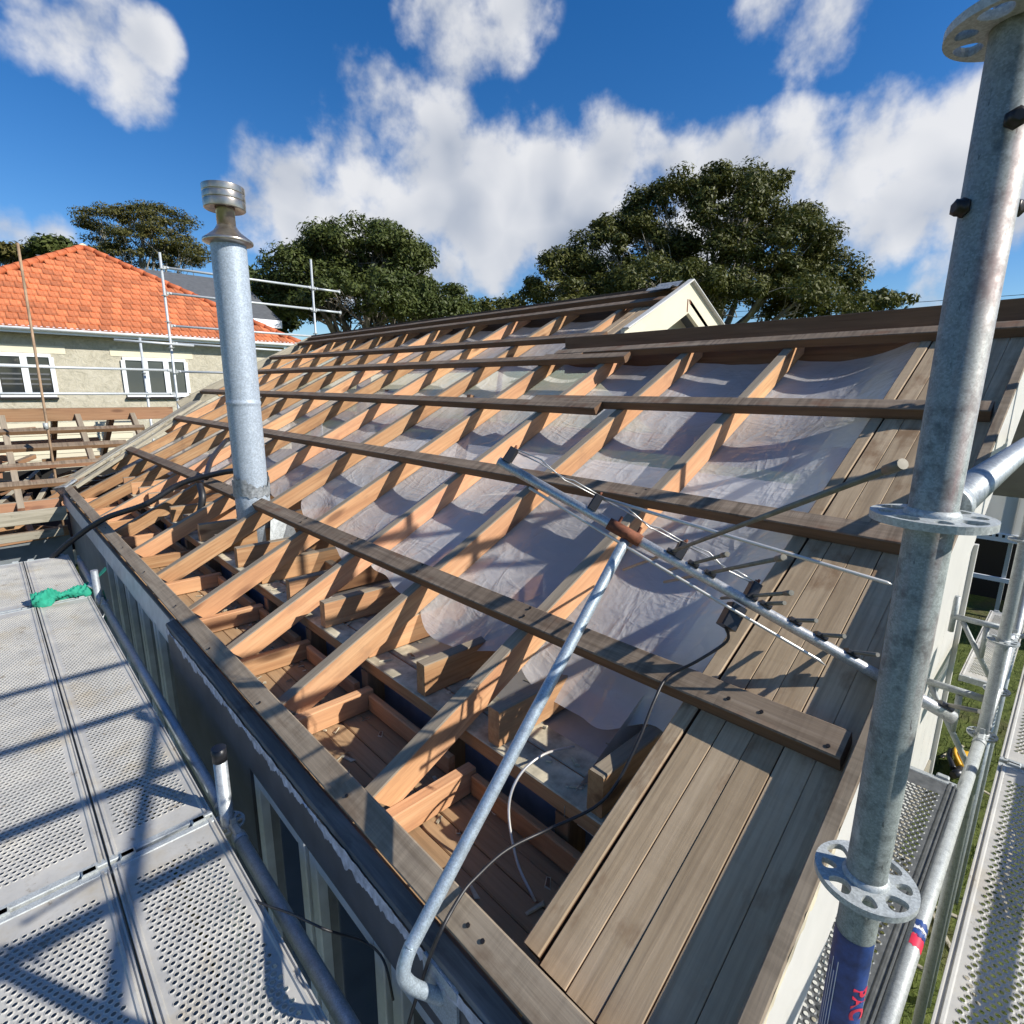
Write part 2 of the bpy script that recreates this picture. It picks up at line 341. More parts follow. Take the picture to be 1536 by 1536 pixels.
def tube_geo(path, r, n=12, caps=True, V=None, F=None):
    V = [] if V is None else V; F = [] if F is None else F
    path = [Vector(p) for p in path]; m = len(path); rs = r if isinstance(r, (list, tuple)) else [r]*m
    prev = None; b0 = len(V)
    for i, p in enumerate(path):
        t = (path[min(i+1, m-1)]-path[max(i-1, 0)]).normalized()
        if prev is None:
            a = Vector((0, 0, 1)) if abs(t.z) < .9 else Vector((1, 0, 0)); u = (a-t*a.dot(t)).normalized()
        else: u = (prev-t*prev.dot(t)).normalized()
        prev = u; v = t.cross(u)
        for k in range(n):
            c, s_ = math.cos(2*math.pi*k/n), math.sin(2*math.pi*k/n); V.append(p+(u*c+v*s_)*rs[i])
    for i in range(m-1):
        for k in range(n):
            a, b = b0+i*n+k, b0+i*n+(k+1) % n; F.append((a, b, b+n, a+n))
    if caps:
        F.append(tuple(range(b0+n-1, b0-1, -1))); F.append(tuple(range(b0+(m-1)*n, b0+m*n)))
    return V, F
def tube(name, path, r, mat, parent=None, n=12, caps=True, origin=None):
    o0 = Vector(path[0]) if origin is None else Vector(origin)
    V, F = tube_geo([Vector(p)-o0 for p in path], r, n, caps)
    me = mesh(name, V, F, mat); me.polygons.foreach_set('use_smooth', [len(f.vertices) == 4 for f in me.polygons]); return obj(name, me, parent, Matrix.Translation(o0))
def spline(pts, k=8):
    pts = [Vector(p) for p in pts]; out = []
    for i in range(len(pts)-1):
        a, b, c, d = pts[max(i-1, 0)], pts[i], pts[i+1], pts[min(i+2, len(pts)-1)]
        for j in range(k):
            t = j/k; out.append(.5*((2*b)+(c-a)*t+(2*a-5*b+4*c-d)*t*t+(3*b-a-3*c+d)*t**3))
    out.append(pts[-1]); return out
def lathe(name, prof, mat, parent, M, n=32):
    V, F = [], []
    for r, z in prof:
        for k in range(n): V.append((r*math.cos(2*math.pi*k/n), r*math.sin(2*math.pi*k/n), z))
    for i in range(len(prof)-1):
        for k in range(n): a, b = i*n+k, i*n+(k+1) % n; F.append((a, b, b+n, a+n))
    F.append(tuple(range(n-1, -1, -1))); F.append(tuple(range((len(prof)-1)*n, len(prof)*n)))
    me = mesh(name, V, F, mat); me.polygons.foreach_set('use_smooth', [len(f.vertices) == 4 for f in me.polygons]); return obj(name, me, parent, M)
def sheet(name, fn, nu, nv, mat, parent=None, smooth=True, M=None):
    V = [fn(i/nu, j/nv) for j in range(nv+1) for i in range(nu+1)]
    F = [(j*(nu+1)+i, j*(nu+1)+i+1, (j+1)*(nu+1)+i+1, (j+1)*(nu+1)+i) for j in range(nv) for i in range(nu)]
    return obj(name, mesh(name, V, F, mat, smooth=smooth), parent, M)
T = Matrix.Translation

# ------------------------------------------------------------------ setting
G = -3.95
def ground():
    def fn(u, v):
        x, y = (u*2-1), (v*2-1); X = x*abs(x)**1.5*1400; Y = y*abs(y)**1.5*1400
        return (X, Y, G+.03*math.sin(X*1.7)*math.cos(Y*1.3))
    tag(sheet('ground', fn, 120, 120, 'grass'), 'rough grass and bare soil around the houses', None, kind='structure')
ground()
def path():  # ground strip added to keep green grass bounce off the window frames
    n = NT('concrete'); f = n.noise(n.coord('Object'), 3, 6, .65); n.fin(n.ramp(f, (.3, (.20,.195,.185)), (.7, (.31,.30,.28))), .85)
    tag(sheet('path', lambda u, v: (-1.6+2.2*u, -2+11*v, G+.045+.004*math.sin(9*v)), 4, 20, 'concrete'), 'added grey ground strip under the planks, there for neutral bounce light', None, kind='structure')
path()

# ------------------------------------------------------------------ main house
TA = math.tan(rad(26.7)); CA, SA = math.cos(rad(26.7)), math.sin(rad(26.7)); XE, HE = .537, .95
def zr(x, off=0.): return -HE+(x-XE)*TA-.02+off          # rafter tops
def rp(x, y, off=0.): return Vector((x, y, zr(x, off)))
NV = Vector((-SA, 0, CA)); UV = Vector((CA, 0, SA))
def onroof(px, py, off=0.):
    r = ray(px, py); d = zr(0, off); return r*(d/(r.z-TA*r.x))
RD, RW = .088, .044
XN, XF, YN = 3.03, 3.90, 2.25          # ridge of the near part, of the far part; where they meet
house = thing('house', (4.1, 5.9, G), 'single-storey house with its roof stripped to bare rafters, purlins and plastic', 'house')
scaled(True)
raft_y = [1.065, 1.61, 2.105, 2.625, 3.24, 3.83, 4.445, 5.03, 5.65, 6.22, 6.88, 7.45, 8.19]
eave_y = [y for y in raft_y if y < 6.4]
def valley_x(y): return .47+(y-6.54)*1.10            # main slope only exists above the valley
for i, y in enumerate(raft_y):
    x1 = XN-.02 if y < YN-.1 else XF-.02
    x0 = .545 if y < 6.5 else valley_x(y)+.03
    beam('rafter', rp(x0, y), rp(x1, y), RW+random.uniform(-.002, .003), RD, ('pine', 'pine_top'), house, NV, seg=6, bow=.006, cut0=.03)
PT, PWD = .042, .068
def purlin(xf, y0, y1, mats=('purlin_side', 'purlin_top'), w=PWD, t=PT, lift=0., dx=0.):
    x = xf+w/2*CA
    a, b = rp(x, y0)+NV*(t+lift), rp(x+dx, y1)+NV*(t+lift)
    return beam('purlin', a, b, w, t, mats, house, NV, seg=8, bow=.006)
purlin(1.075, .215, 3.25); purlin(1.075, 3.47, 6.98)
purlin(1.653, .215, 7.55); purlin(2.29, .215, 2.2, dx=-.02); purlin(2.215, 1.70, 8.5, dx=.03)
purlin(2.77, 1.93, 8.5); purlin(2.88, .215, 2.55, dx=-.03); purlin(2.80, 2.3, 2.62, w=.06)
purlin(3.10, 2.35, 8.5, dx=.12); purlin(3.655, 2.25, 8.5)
# eave board
for (a, b) in ((.215, 6.62),):
    beam('eave_board', rp(.523, a)+NV*.046, rp(.523, b)+NV*.046, .062, .046, ('purlin_side', 'eave_grey'), house, NV, seg=10, bow=.006)
NAIL = None
def nail(p, n):
    global NAIL
    if NAIL is None:
        V, F = tube_geo([(0, 0, -.001), (0, 0, .002)], .0042, 7); NAIL = mesh('nail', V, F, 'bolt_dark')
    obj('nail', NAIL, house, T(p) @ n.to_track_quat('Z', 'Y').to_matrix().to_4x4())
for y in raft_y[:7]:
    for xf in (1.075, 1.653):
        for k in range(2): nail(rp(xf+.018+.03*k, y+random.uniform(-.012, .012))+NV*PT, NV)
    nail(rp(.515+random.uniform(-.01, .015), y)+NV*.046, NV)
for y in (.44, .37, .24): nail(rp(1.075+random.uniform(.01, .05), y)+NV*PT, NV)
for y in (.62, .58): nail(rp(.52, y)+NV*.046, NV)
# ridge boards
beam('ridge_board', (XN+.02, .215, .37), (XN+.02, 2.62, .35), .045, .24, ('purlin_side', 'ridge_dark'), house, seg=5)
beam('ridge_board', (XF+.02, 2.36, .775), (XF+.02, 8.55, .775), .05, .22, ('ridge_dark', 'ridge_dark'), house, seg=5)
beam('ridge_lining', (XF-.075, 2.25, .735), (XF-.075, 8.5, .735), .06, .05, ('purlin_side', 'purlin_top'), house, NV, seg=5)
# sarking boards on the near verge
ys = [.497, .438, .377, .317, .257, .206]
beam('sarking_board', rp(.56, .522, .005), rp(XN-.02, .520, .005), .038, .05, ('purlin_side', 'sarking'), house, NV, seg=4)
for i in range(5):
    a, b = ys[i], ys[i+1]
    for k in range(1):
        beam('sarking_board', rp(.555, (a+b)/2, random.uniform(-.002, .002)), rp(XN-.02, (a+b)/2), (a-b)-.0014, .02, ('purlin_side', 'sarking'), house, NV, seg=6, bow=.001, ch=.0013)
beam('gap_light_blocker', rp(.555, .36, -.024), rp(XN-.02, .36, -.024), .30, .015, 'ridge_dark', house, NV, seg=1, bow=0)  # unseen board added to stop light showing through the sarking gaps
# weatherboards seen at the far white gable's edge
for k in range(3):
    beam('sarking_board', rp(3.1, 2.31+.075*k, .0), rp(XF-.04, 2.31+.075*k, .0), .07, .02, ('purlin_side', 'sarking'), house, NV)
# barge board, standing proud of the sarking, and the gable wall
beam('barge_board', rp(.50, .188, .062), rp(XN+.04, .188, .062), .028, .26, ('paint_white', 'eave_grey'), house, NV, seg=6, bow=.003)
def flake(name, pts_fn, n, mat, wid):
    V, F = [], []
    for i in range(n+1):
        t = i/n; a, b = pts_fn(t); V += [a, b]
        if i: F.append((2*i-2, 2*i, 2*i+1, 2*i-1))
    return obj(name, mesh(name, V, F, mat), house)
flake('flaking_edge', lambda t: (rp(.5+2.4*t,   .1735, .058+random.uniform(-.004, .003)), rp(.5+2.4*t, .1735, .041+random.uniform(-.016, .006))), 160, 'plate_wood', 0)
scaled(False)
def gtop(x):
    x /= K; return K*(zr(x)-.13 if x < XN else .33-(x-XN)*TA-.15)
def wtop(x): return min(gtop(x), -1.37)
for i in range(12):
    x0 = 1.16+i*.45; x1 = min(x0+.447, 6.45)
    V = [(x0, .55, G), (x1, .55, G), (x1, .55, wtop(x1)), (x0, .55, wtop(x0)), (x0, .57, G), (x1, .57, G), (x1, .57, wtop(x1)), (x0, .57, wtop(x0))]
    obj('wall_panel', mesh('wall_panel', V, [(0, 1, 2, 3), (5, 4, 7, 6), (1, 5, 6, 2), (4, 0, 3, 7), (3, 2, 6, 7)], 'paint_white'), house)
for i in range(12):
    x0 = 1.16+i*.45; x1 = min(x0+.45, 6.45); V = [(x0, .95, -1.45), (x1, .95, -1.45), (x1, .95, gtop(x1)), (x0, .95, gtop(x0))]
    obj('gable_panel', mesh('gable_panel', V, [(0, 1, 2, 3)], 'paint_white'), house)
beam('corner_board', (6.48, .54, G), (6.48, .54, -1.36), .06, .06, 'paint_white', house, (0, 1, 0), anchor='mid')
box('wall_head', (1.2, .54, -1.369), (6.45, .95, -1.34), 'paint_white', house)
box('base_board', (1.2, .53, G), (6.4, .549, G+.35), 'weathered', house)
scaled(True)
# back slopes (turned away from the camera)
def slab(name, P4, th, mat):
    a, b, c, d = [Vector(p) for p in P4]; n = (b-a).cross(d-a).normalized()*th; V = [a, b, c, d, a-n, b-n, c-n, d-n]
    return obj(name, mesh(name, V, [(0, 1, 2, 3), (7, 6, 5, 4), (0, 4, 5, 1), (1, 5, 6, 2), (2, 6, 7, 3), (3, 7, 4, 0)], mat), house)
slab('back_slope', [(XN+.045, .19, .26), (4.8, .19, .26-(4.8-XN)*TA), (4.8, 2.6, .26-(4.8-XN)*TA), (XN+.045, 2.6, .26)], .03, 'roof_grey')
slab('back_slope', [(XF+.05, 2.2, .66), (4.75, 2.2, .66-(4.75-XF)*TA), (4.75, 8.55, .66-(4.75-XF)*TA), (XF+.05, 8.55, .66)], .03, 'roof_grey')
# white gable over the near ridge
gy = 2.2
def gable():
    ap = (XF+.03, .79)
    for s in (-1, 1):
        e = .80 if s < 0 else 1.25
        p0 = Vector((ap[0], gy, ap[1])); p1 = Vector((ap[0]+s*e, gy, ap[1]-e*TA))
        nn = Vector((s*SA, 0, CA)); w = .2
        V = []
        for yy in (gy, gy+.03):
            V += [Vector((p0.x, yy, p0.z)), Vector((p1.x, yy, p1.z)), Vector((p1.x, yy, p1.z-w/CA)), Vector((p0.x, yy, p0.z-w/CA))]
        F = [(0, 1, 2, 3), (7, 6, 5, 4), (0, 4, 5, 1), (1, 5, 6, 2), (2, 6, 7, 3), (3, 7, 4, 0)]
        obj('gable_barge', mesh('gable_barge', V, F, 'paint_cream'), house)
        beam('gable_capping', p0+Vector((0, -.005, .012)), p1+Vector((0, -.005, .012)), .05, .012, 'paint_white', house, nn)
    V = [(ap[0], gy+.16, ap[1]-.16), (ap[0]+1.3, gy+.16, ap[1]-.16-1.3*TA), (ap[0]-.75, gy+.16, ap[1]-.16-.75*TA)]
    obj('gable_wall', mesh('gable_wall', V, [(0, 2, 1)], 'paint_cream'), house)
    for z in (.46, .36, .26): box('gable_weatherboard', (ap[0]-.5, gy+.14, z-.1), (ap[0]+.6, gy+.157, z-.006), 'paint_cream', house)
    V, F = [], []
    for k in range(13):
        for yy in (gy+.02, gy+.22): V.append((XF-.22+.035*k, yy, .80+.012*math.sin(k*1.6)-abs(.035*k-.25)*.35))
        if k: F.append((2*k-2, 2*k, 2*k+1, 2*k-1))
    obj('ridge_capping', mesh('ridge_capping', V, F, 'lead', smooth=True), house)
gable()
for s in (-1, 1):  # rust mark on the gable
    beam('rust_stain', (XF+.02+.012*s, gy-.0015, .66), (XF+.03+.02*s, gy-.0015, .60+.03*s), .002, .012, 'rust', house, (1, 0, 0), ch=.0005, seg=1, anchor='mid')
# far verge
beam('barge_board', rp(1.95, 8.56, .05), rp(XF+.03, 8.56, .05), .035, .16, ('weathered', 'weathered'), house, NV, seg=5)
# valley boards
v0, v1 = Vector((.44, 6.60, zr(.44, .085))), Vector((1.98, 7.78, zr(1.98, .06)))
vd = (v1-v0).normalized(); vn = Vector((-SA*.75, -SA*.1, CA)).normalized()
beam('valley_board', v0, v1, .17, .03, ('weathered', 'weathered'), house, vn, seg=10, bow=.008)
beam('valley_flashing', v0+vn*.012+vd*.04+Vector((.03, -.03, 0)), v1-vd*.35+vn*.012+Vector((.03, -.03, 0)), .05, .012, ('lead', 'weathered'), house, vn, seg=10, bow=.008)
beam('valley_board', v0+Vector((.10, -.10, -.0)), v1+Vector((.08, -.08, -.01)), .07, .03, ('weathered', 'weathered'), house, vn, seg=8, bow=.008)
beam('valley_foot', v0+vd*-.05+Vector((.035, -.03, .012)), v0+vd*.09+Vector((.035, -.03, .014)), .15, .02, ('lead', 'lead'), house, vn, seg=2, bow=.006, ch=.008)
beam('valley_foot', v0+vd*-.045+Vector((.035, -.03, .0)), v0+vd*-.02+Vector((.03, -.03, -.09)), .12, .02, ('weathered', 'lead'), house, -vd, seg=2, bow=.004, ch=.006)

# soffit, plates, joists, ceiling
for i, x in enumerate((.562, .626, .690, .754, .816)):
    beam('soffit_board', (x, .53, -1.085+random.uniform(-.001, .001)), (x, 6.5, -1.085), .062, .018, ('soffit', 'soffit'), house, seg=5, bow=.001)
for y in eave_y:
    beam('soffit_bearer', (.55, y-.045, -1.01), (.84, y-.045, -1.01), .036, .072, ('pine', 'pine'), house, seg=1, bow=.001)
for a, b in zip([.55]+eave_y[:-1], eave_y):
    beam('ribbon_board', (.828, a+.03, -1.02), (.828, b-.07, -1.02), .022, .06, ('pine', 'pine'), house, seg=1, bow=.001)
PZ = -.925
beam('wall_plate', (.895, .53, PZ), (.895, 6.6, PZ), .09, .045, ('pine', 'plate_wood'), house, seg=6)
beam('wall_plate', (.988, .53, PZ-.002), (.988, 6.6, PZ-.002), .085, .045, ('pine', 'plate_wood'), house, seg=6)
for k in range(19):
    y = .62+.335*k
    if y > 6.5: break
    o = beam('ceiling_joist', (.862, y, PZ+.105), (1.75, y, PZ+.105), .042, .105, ('pine', 'pine_top'), house, seg=2, cut0=0., bow=.002)
    o2 = None
for k in range(14):
    y = .7+.46*k
    beam('wall_stud', (.885, y, PZ-.047), (.885, y, -3.4), .075, .045, ('beam_brown', 'beam_brown'), house, (0, 1, 0), seg=1, anchor='mid')
box('wall_lining', (.912, .53, -3.5), (.922, 6.6, PZ-.05), 'paint_blue', house)
# ceiling sheets between the joists
for k in range(9):
    y0 = .56+.67*k; y1 = min(y0+.665, 6.6)
    box('ceiling_sheet', (1.035, y0, PZ-.03), (6.0, y1, PZ-.012), 'ceiling', house)
box('ceiling_sheet', (1.1, 6.62, PZ-.03), (6.0, 8.5, PZ-.012), 'ceiling', house)
# attic partition timbers glimpsed through the plastic
for (x, y) in ((2.35, 3.1), (2.4, 4.3), (2.3, 5.4)):
    beam('attic_strut', (x, y, PZ), (x+.25, y+.02, zr(x+.25)-.12), .07, .045, 'beam_brown', house, (0, 1, 0), seg=1, anchor='mid')
beam('underpurlin', (2.42, .6, zr(2.42)-.20), (2.42, 8.4, zr(2.42)-.20), .05, .09, 'beam_brown', house, NV, seg=4)

def debris():
    V, F = [], []
    for k in range(420):
        u = random.random()
        if u < .5: c = Vector((random.uniform(.56, .83), random.uniform(.6, 6.2), -1.083))
        elif u < .75: c = Vector((random.uniform(.87, 1.02), random.uniform(.6, 6.2), PZ+.001))
        else: c = Vector((random.uniform(1.06, 1.5), random.uniform(.6, 6.2), PZ-.011))
        l, w, h = random.uniform(.004, .028), random.uniform(.002, .008), random.uniform(.001, .005); a = random.uniform(0, 3.14); d = Vector((math.cos(a), math.sin(a), 0)); e = Vector((-d.y, d.x, 0)); b = len(V)
        for (i, j, q) in ((-1, -1, 0), (1, -.6, 0), (1, .8, 0), (-.7, 1, 0), (-.8, -.7, 1), (.7, -.4, 1), (.8, .5, 1), (-.5, .7, 1)): V.append(c+d*l*i+e*w*j+Vector((0, 0, h*q)))
        F.extend([(b+4, b+5, b+6, b+7), (b, b+1, b+5, b+4), (b+1, b+2, b+6, b+5), (b+2, b+3, b+7, b+6), (b+3, b, b+4, b+7)])
    tag(obj('debris', mesh('debris', V, F, ['plate_wood', 'purlin_side', 'weathered'], [random.randrange(3) if i % 5 == 0 else 0 for i in range(len(F))]), house), None, None, kind='stuff')
debris()
for k in range(11):
    y = .8+.5*k+random.uniform(-.1, .1)
    beam('nogging', (1.2+random.uniform(-.03, .03), y, PZ+.05), (1.2, y+.29, PZ+.05), .04, .06, ('pine', 'pine_top'), house, seg=1)
# fascia, bays and windows on the eave side
fas = lambda y: .0
beam('fascia_board', (.472, .2, -1.000), (.472, 2.62, -1.000), .046, .035, ('fascia_worn', 'fascia_worn'), house, (-.25, 0, 1), seg=10, bow=.002, ch=.006)
beam('fascia_board', (.482, 2.63, -.995), (.478, 6.6, -1.0), .022, .105, ('frame_pale', 'weathered'), house, (.12, 0, 1), seg=6)
def flakes(y0, y1, xx, z, n, mat, amp, seed):
    r = random.Random(seed); V, F = [], []
    a = 0
    for i in range(n+1):
        t = i/n; y = y0+(y1-y0)*t; a = .85*a+r.uniform(-1, 1)*amp*.5
        w = max(.001, .018+a+r.uniform(-.004, .004)); V += [(xx, y, z+.004+.3*a), (xx-.003, y, z-w)]
        if i: F.append((2*i-2, 2*i-1, 2*i+1, 2*i))
    obj('flaking_paint', mesh('flaking_paint', V, F, mat), house)
flakes(.22, 2.6, .4485, -1.018, 320, 'flaking_paint', .016, 3)
box('bay_panel', (.453, .2, -1.17), (.470, 2.62, -1.036), 'paint_dark', house)
box('bay_panel', (.456, .2, -3.95), (.473, 2.62, -2.0), 'paint_grey', house)
def window(y0, y1, z0, z1, x):
    w = beam('window', (x, y0, z0), (x, y1, z0), .05, .04, 'frame_pale', house, anchor='bottom', seg=1)
    for (a, b) in ((Vector((x, y0+.02, z0)), Vector((x, y0+.02, z1))), (Vector((x, y1-.02, z0)), Vector((x, y1-.02, z1)))):
        beam('stile', a+Vector((0, 0, .041)), b, .045, .04, 'frame_pale', w, (0, 1, 0), seg=1, anchor='mid')
    beam('rail', (x, y0+.041, z1-.002), (x, y1-.041, z1-.002), .046, .04, 'frame_pale', w, seg=1)
    box('pane', (x+.004, y0+.0415, z0+.0405), (x+.008, y1-.0415, z1-.0425), 'window_glass', w)
    return w
for k in range(4): window(1.66-.40*(k+1)+.0, 1.66-.40*k-.03, -1.95, -1.17, .480)
beam('window_sill', (.462, .25, -1.952), (.462, 2.62, -1.952), .09, .04, 'frame_pale', house, seg=2)
box('bay_side', (.458, 1.665, -1.95), (.475, 2.62, -1.172), 'paint_dark', house)
for k in range(5): window(2.66+.36*k, 2.66+.36*k+.33, -1.95, -1.11, .497)
beam('window_sill', (.485, 2.63, -1.952), (.485, 4.48, -1.952), .09, .04, 'frame_pale', house, seg=2)
box('bay_panel', (.48, 2.63, -3.95), (.51, 6.5, -2.0), 'paint_grey', house)
box('bay_panel', (.48, 4.47, -1.998), (.505, 6.5, -1.11), 'paint_grey', house)
box('end_wall', (.56, 6.52, G), (3.0, 6.56, -1.12), 'paint_grey', house)
box('dark_interior', (.93, .6, G), (1.24, 6.5, -1.0), 'void_shade', house)  # near-black block: shade of the unlit interior put into its colour

# plastic sheet under the rafters
def plastic_fn(u, v):
    y = .54+(8.45-.54)*u
    hi = (XN-.05) if y < 2.2 else min(XF-.1, XN-.05+(y-2.2)*6)
    lo = float(np.interp(y, (.5, .85, 1.2, 1.6, 2.1, 2.7, 3.0, 3.3, 3.8, 4.2, 6, 9), (1.05, 1.10, 1.06, 1.09, 1.18, 1.20, 1.26, 1.38, 1.36, 1.22, 1.2, 1.2)))+.018*math.sin(y*11.7)+.014*math.sin(y*23)
    if y > 6.5: lo = max(lo, valley_x(y)+.08)
    x = lo+(hi-lo)*v
    ry = raft_y; k = 0
    prev = .52
    for q in ry:
        if y <= q: break
        prev = q
    else: q = 8.6
    fr = min(max((y-prev)/(q-prev), 0), 1); sag = math.sin(math.pi*fr)**.8
    wr = .0025*math.sin(19*x+5*math.sin(y*7))*math.sin(y*13+x*5)+.006*math.sin(6*x+2*y)
    bd = -.017-.012*math.sin(x*4+y*3)-.010*math.sin(prev*13)
    edge = max(0, 1-v*14)
    off = -RD/CA-.004+sag*(bd+wr)-edge*sag*.045*(1+math.sin(y*9))
    if y < 1.05:
        s = 1-fr; off += s*.10*(1 if v > .15 else v/.15)*s
    return (x, y, zr(x)+off)
pl = sheet('plastic_sheet', plastic_fn, 420, 130, 'polythene')
tag(pl, 'milky translucent plastic sheet sagging between the bare rafters', 'plastic sheet')

# ------------------------------------------------------------------ stripped wing on the left (part of the house)
WY, WZ = 7.79, -.235
def wz(y, off=0): return -.30-abs(y-WY)*.53+off
beam('ridge_beam', (-3.2, WY, WZ), (1.72, WY, WZ-.02), .05, .14, ('beam_brown', 'purlin_top'), house, seg=6)
for i, x in enumerate((-2.3, -1.7, -1.08, -.46, .17, .79, 1.3)):
    ye = 6.35 if x < .45 else 6.5+(x-.4)*.95
    beam('rafter', (x, WY-.03, wz(WY-.03)), (x-.02, ye, wz(ye)), .05, .085, ('beam_brown', 'pine_top'), house, seg=3)
    beam('rafter', (x-.2, WY+.03, wz(WY+.03)), (x-.2, 9.3, wz(9.3)), .05, .085, ('beam_brown', 'pine_top'), house, seg=3)
for (y, w) in ((7.43, .06), (7.16, .075), (6.88, .06), (6.62, .075)):
    beam('purlin', (-3.2, y, wz(y, .045)), (.55+(y-6.5)*.85, y, wz(y, .04)), w, .045, ('beam_brown', 'purlin_top'), house, (0, -.47, .88), seg=5)
beam('ceiling_joist', (-3.2, 6.45, -1.03), (.42, 6.45, -1.02), .05, .09, ('beam_brown', 'pine_top'), house)
beam('fascia_board', (-3.2, 6.30, -1.10), (.45, 6.30, -1.08), .03, .12, ('weathered', 'weathered'), house)
beam('eave_board', (-3.2, 6.22, -1.28), (.40, 6.26, -1.26), .05, .07, ('weathered', 'eave_grey'), house)
beam('brace', (-.15, 6.6, -1.35), (.42, 6.55, -.98), .045, .09, ('pine', 'pine_top'), house)
beam('brace', (-.3, 6.5, -1.33), (.45, 6.48, -1.29), .045, .09, ('beam_brown', 'pine_top'), house)
for k in range(34):
    y = random.uniform(6.7, 9.0); x = random.uniform(-2.5, 1.0); z = random.uniform(-1.38, -1.0); a = random.uniform(-.5, .5) if k % 3 else random.uniform(1.1, 2)
    l = random.uniform(.6, 1.5)
    beam('loose_timber', (x, y, z), (x+l*math.cos(a), y+l*math.sin(a), z+random.uniform(-.25, .3)), .05, random.choice((.03, .045, .09)), random.choice((('beam_brown', 'purlin_top'), ('ridge_dark', 'weathered'), ('purlin_side', 'plate_wood'))), house, seg=1)
for k in range(16):
    x = random.uniform(-1.8, .5); y = random.uniform(6.9, 8.9); z = wz(y)-random.uniform(.12, .4); a = random.uniform(-.25, .25) if k % 2 else random.uniform(1.2, 1.9); l = random.uniform(.7, 1.6)
    beam('collar_timber', (x, y, z), (x+l*math.cos(a), y+l*math.sin(a)*.6, z+random.uniform(-.15, .15)), .05, random.choice((.045, .08)), ('beam_brown', 'purlin_top'), house, seg=1)
box('wing_shade_floor', (-3.3, 6.55, -1.55), (1.15, 9.3, -1.5), 'void_shade', house)  # this and the next box put the wing's inner shade into their colour
box('wing_shade_back', (-3.3, 9.0, -1.5), (1.6, 9.05, -1.05), 'void_shade', house)
box('wing_wall', (-3.3, 6.48, G), (.46, 6.515, -1.35), 'paint_grey', house)
for k in range(5):
    beam('ceiling_joist', (-2.6+.7*k, 6.5, -1.36), (-2.6+.7*k, 9.2, -1.36), .05, .1, ('beam_brown', 'pine_top'), house)

# ------------------------------------------------------------------ flue
FX, FY = 1.105, 3.37
flue = thing('flue_pipe', (FX, FY, -.93), 'galvanised steel flue pipe with a drum cowl rising through the stripped roof', 'flue')
FR = .089
def cyl_prof(z0, z1, r): return [(r, z0), (r, z1)]
lathe('pipe', [(FR+.006, -.93), (FR+.006, -.62), (FR+.002, -.60), (FR, -.598), (FR, -.58), (FR, -.115), (FR, -.106), (FR+.003, -.10), (FR+.003, -.088), (FR, -.082), (FR, -.07), (FR, .74), (FR, .755)], 'galv_flue', flue, T((FX, FY, 0)), 40)
rr = random.Random(2)
V, F = [], []
for k in range(41):
    a = 2*math.pi*k/40; up_ = .03*(1+math.sin(a*2+1))+rr.uniform(-.012, .02); lo_ = rr.uniform(-.015, .01)
    for z in (-.625+lo_, -.60+.5*up_, -.575+up_):
        r = FR+.0085+rr.uniform(0, .006); V.append((r*math.cos(a), r*math.sin(a), z))
    if k:
        for j in range(2): b = 3*k+j; F.append((b-3, b, b+1, b-2))
obj('torn_flashing', mesh('torn_flashing', V, F, 'lead', smooth=True), flue, T((FX, FY, 0)))
lathe('cone', [(FR+.004, .738), (FR+.033, .748), (FR+.035, .749), (FR+.036, .751), (FR+.036, .760), (FR+.034, .764), (FR+.031, .766), (.07, .803), (.058, .818), (.048, .835)], 'steel_cap', flue, T((FX, FY, 0)), 40)
lathe('neck', [(.046, .83), (.046, .915), (.05, .925)], 'steel_cap', flue, T((FX, FY, 0)), 32)
lathe('cowl', [(.05, .93), (.06, .925), (.098, .913), (.0985, .9132), (.102, .916), (.1022, .917), (.104, .948), (.1038, .9495), (.1022, .951), (.1022, .957), (.1038, .9585), (.104, .96), (.104, .983), (.1038, .9845), (.1022, .986), (.1022, .992), (.1038, .9935), (.104, .995), (.1045, 1.022), (.1044, 1.0235), (.1025, 1.0245), (.10, 1.0246)], 'steel_cap', flue, T((FX, FY, 0)), 40)
V = [(.02, -.16, -.90), (.20, -.13, -.90), (.20, .10, -.90), (.06, -.11, -.70), (.14, -.10, -.70)]
obj('flashing_skirt', mesh('flashing_skirt', V, [(0, 1, 4, 3), (1, 2, 4)], 'galv'), flue, T((FX, FY, 0)))

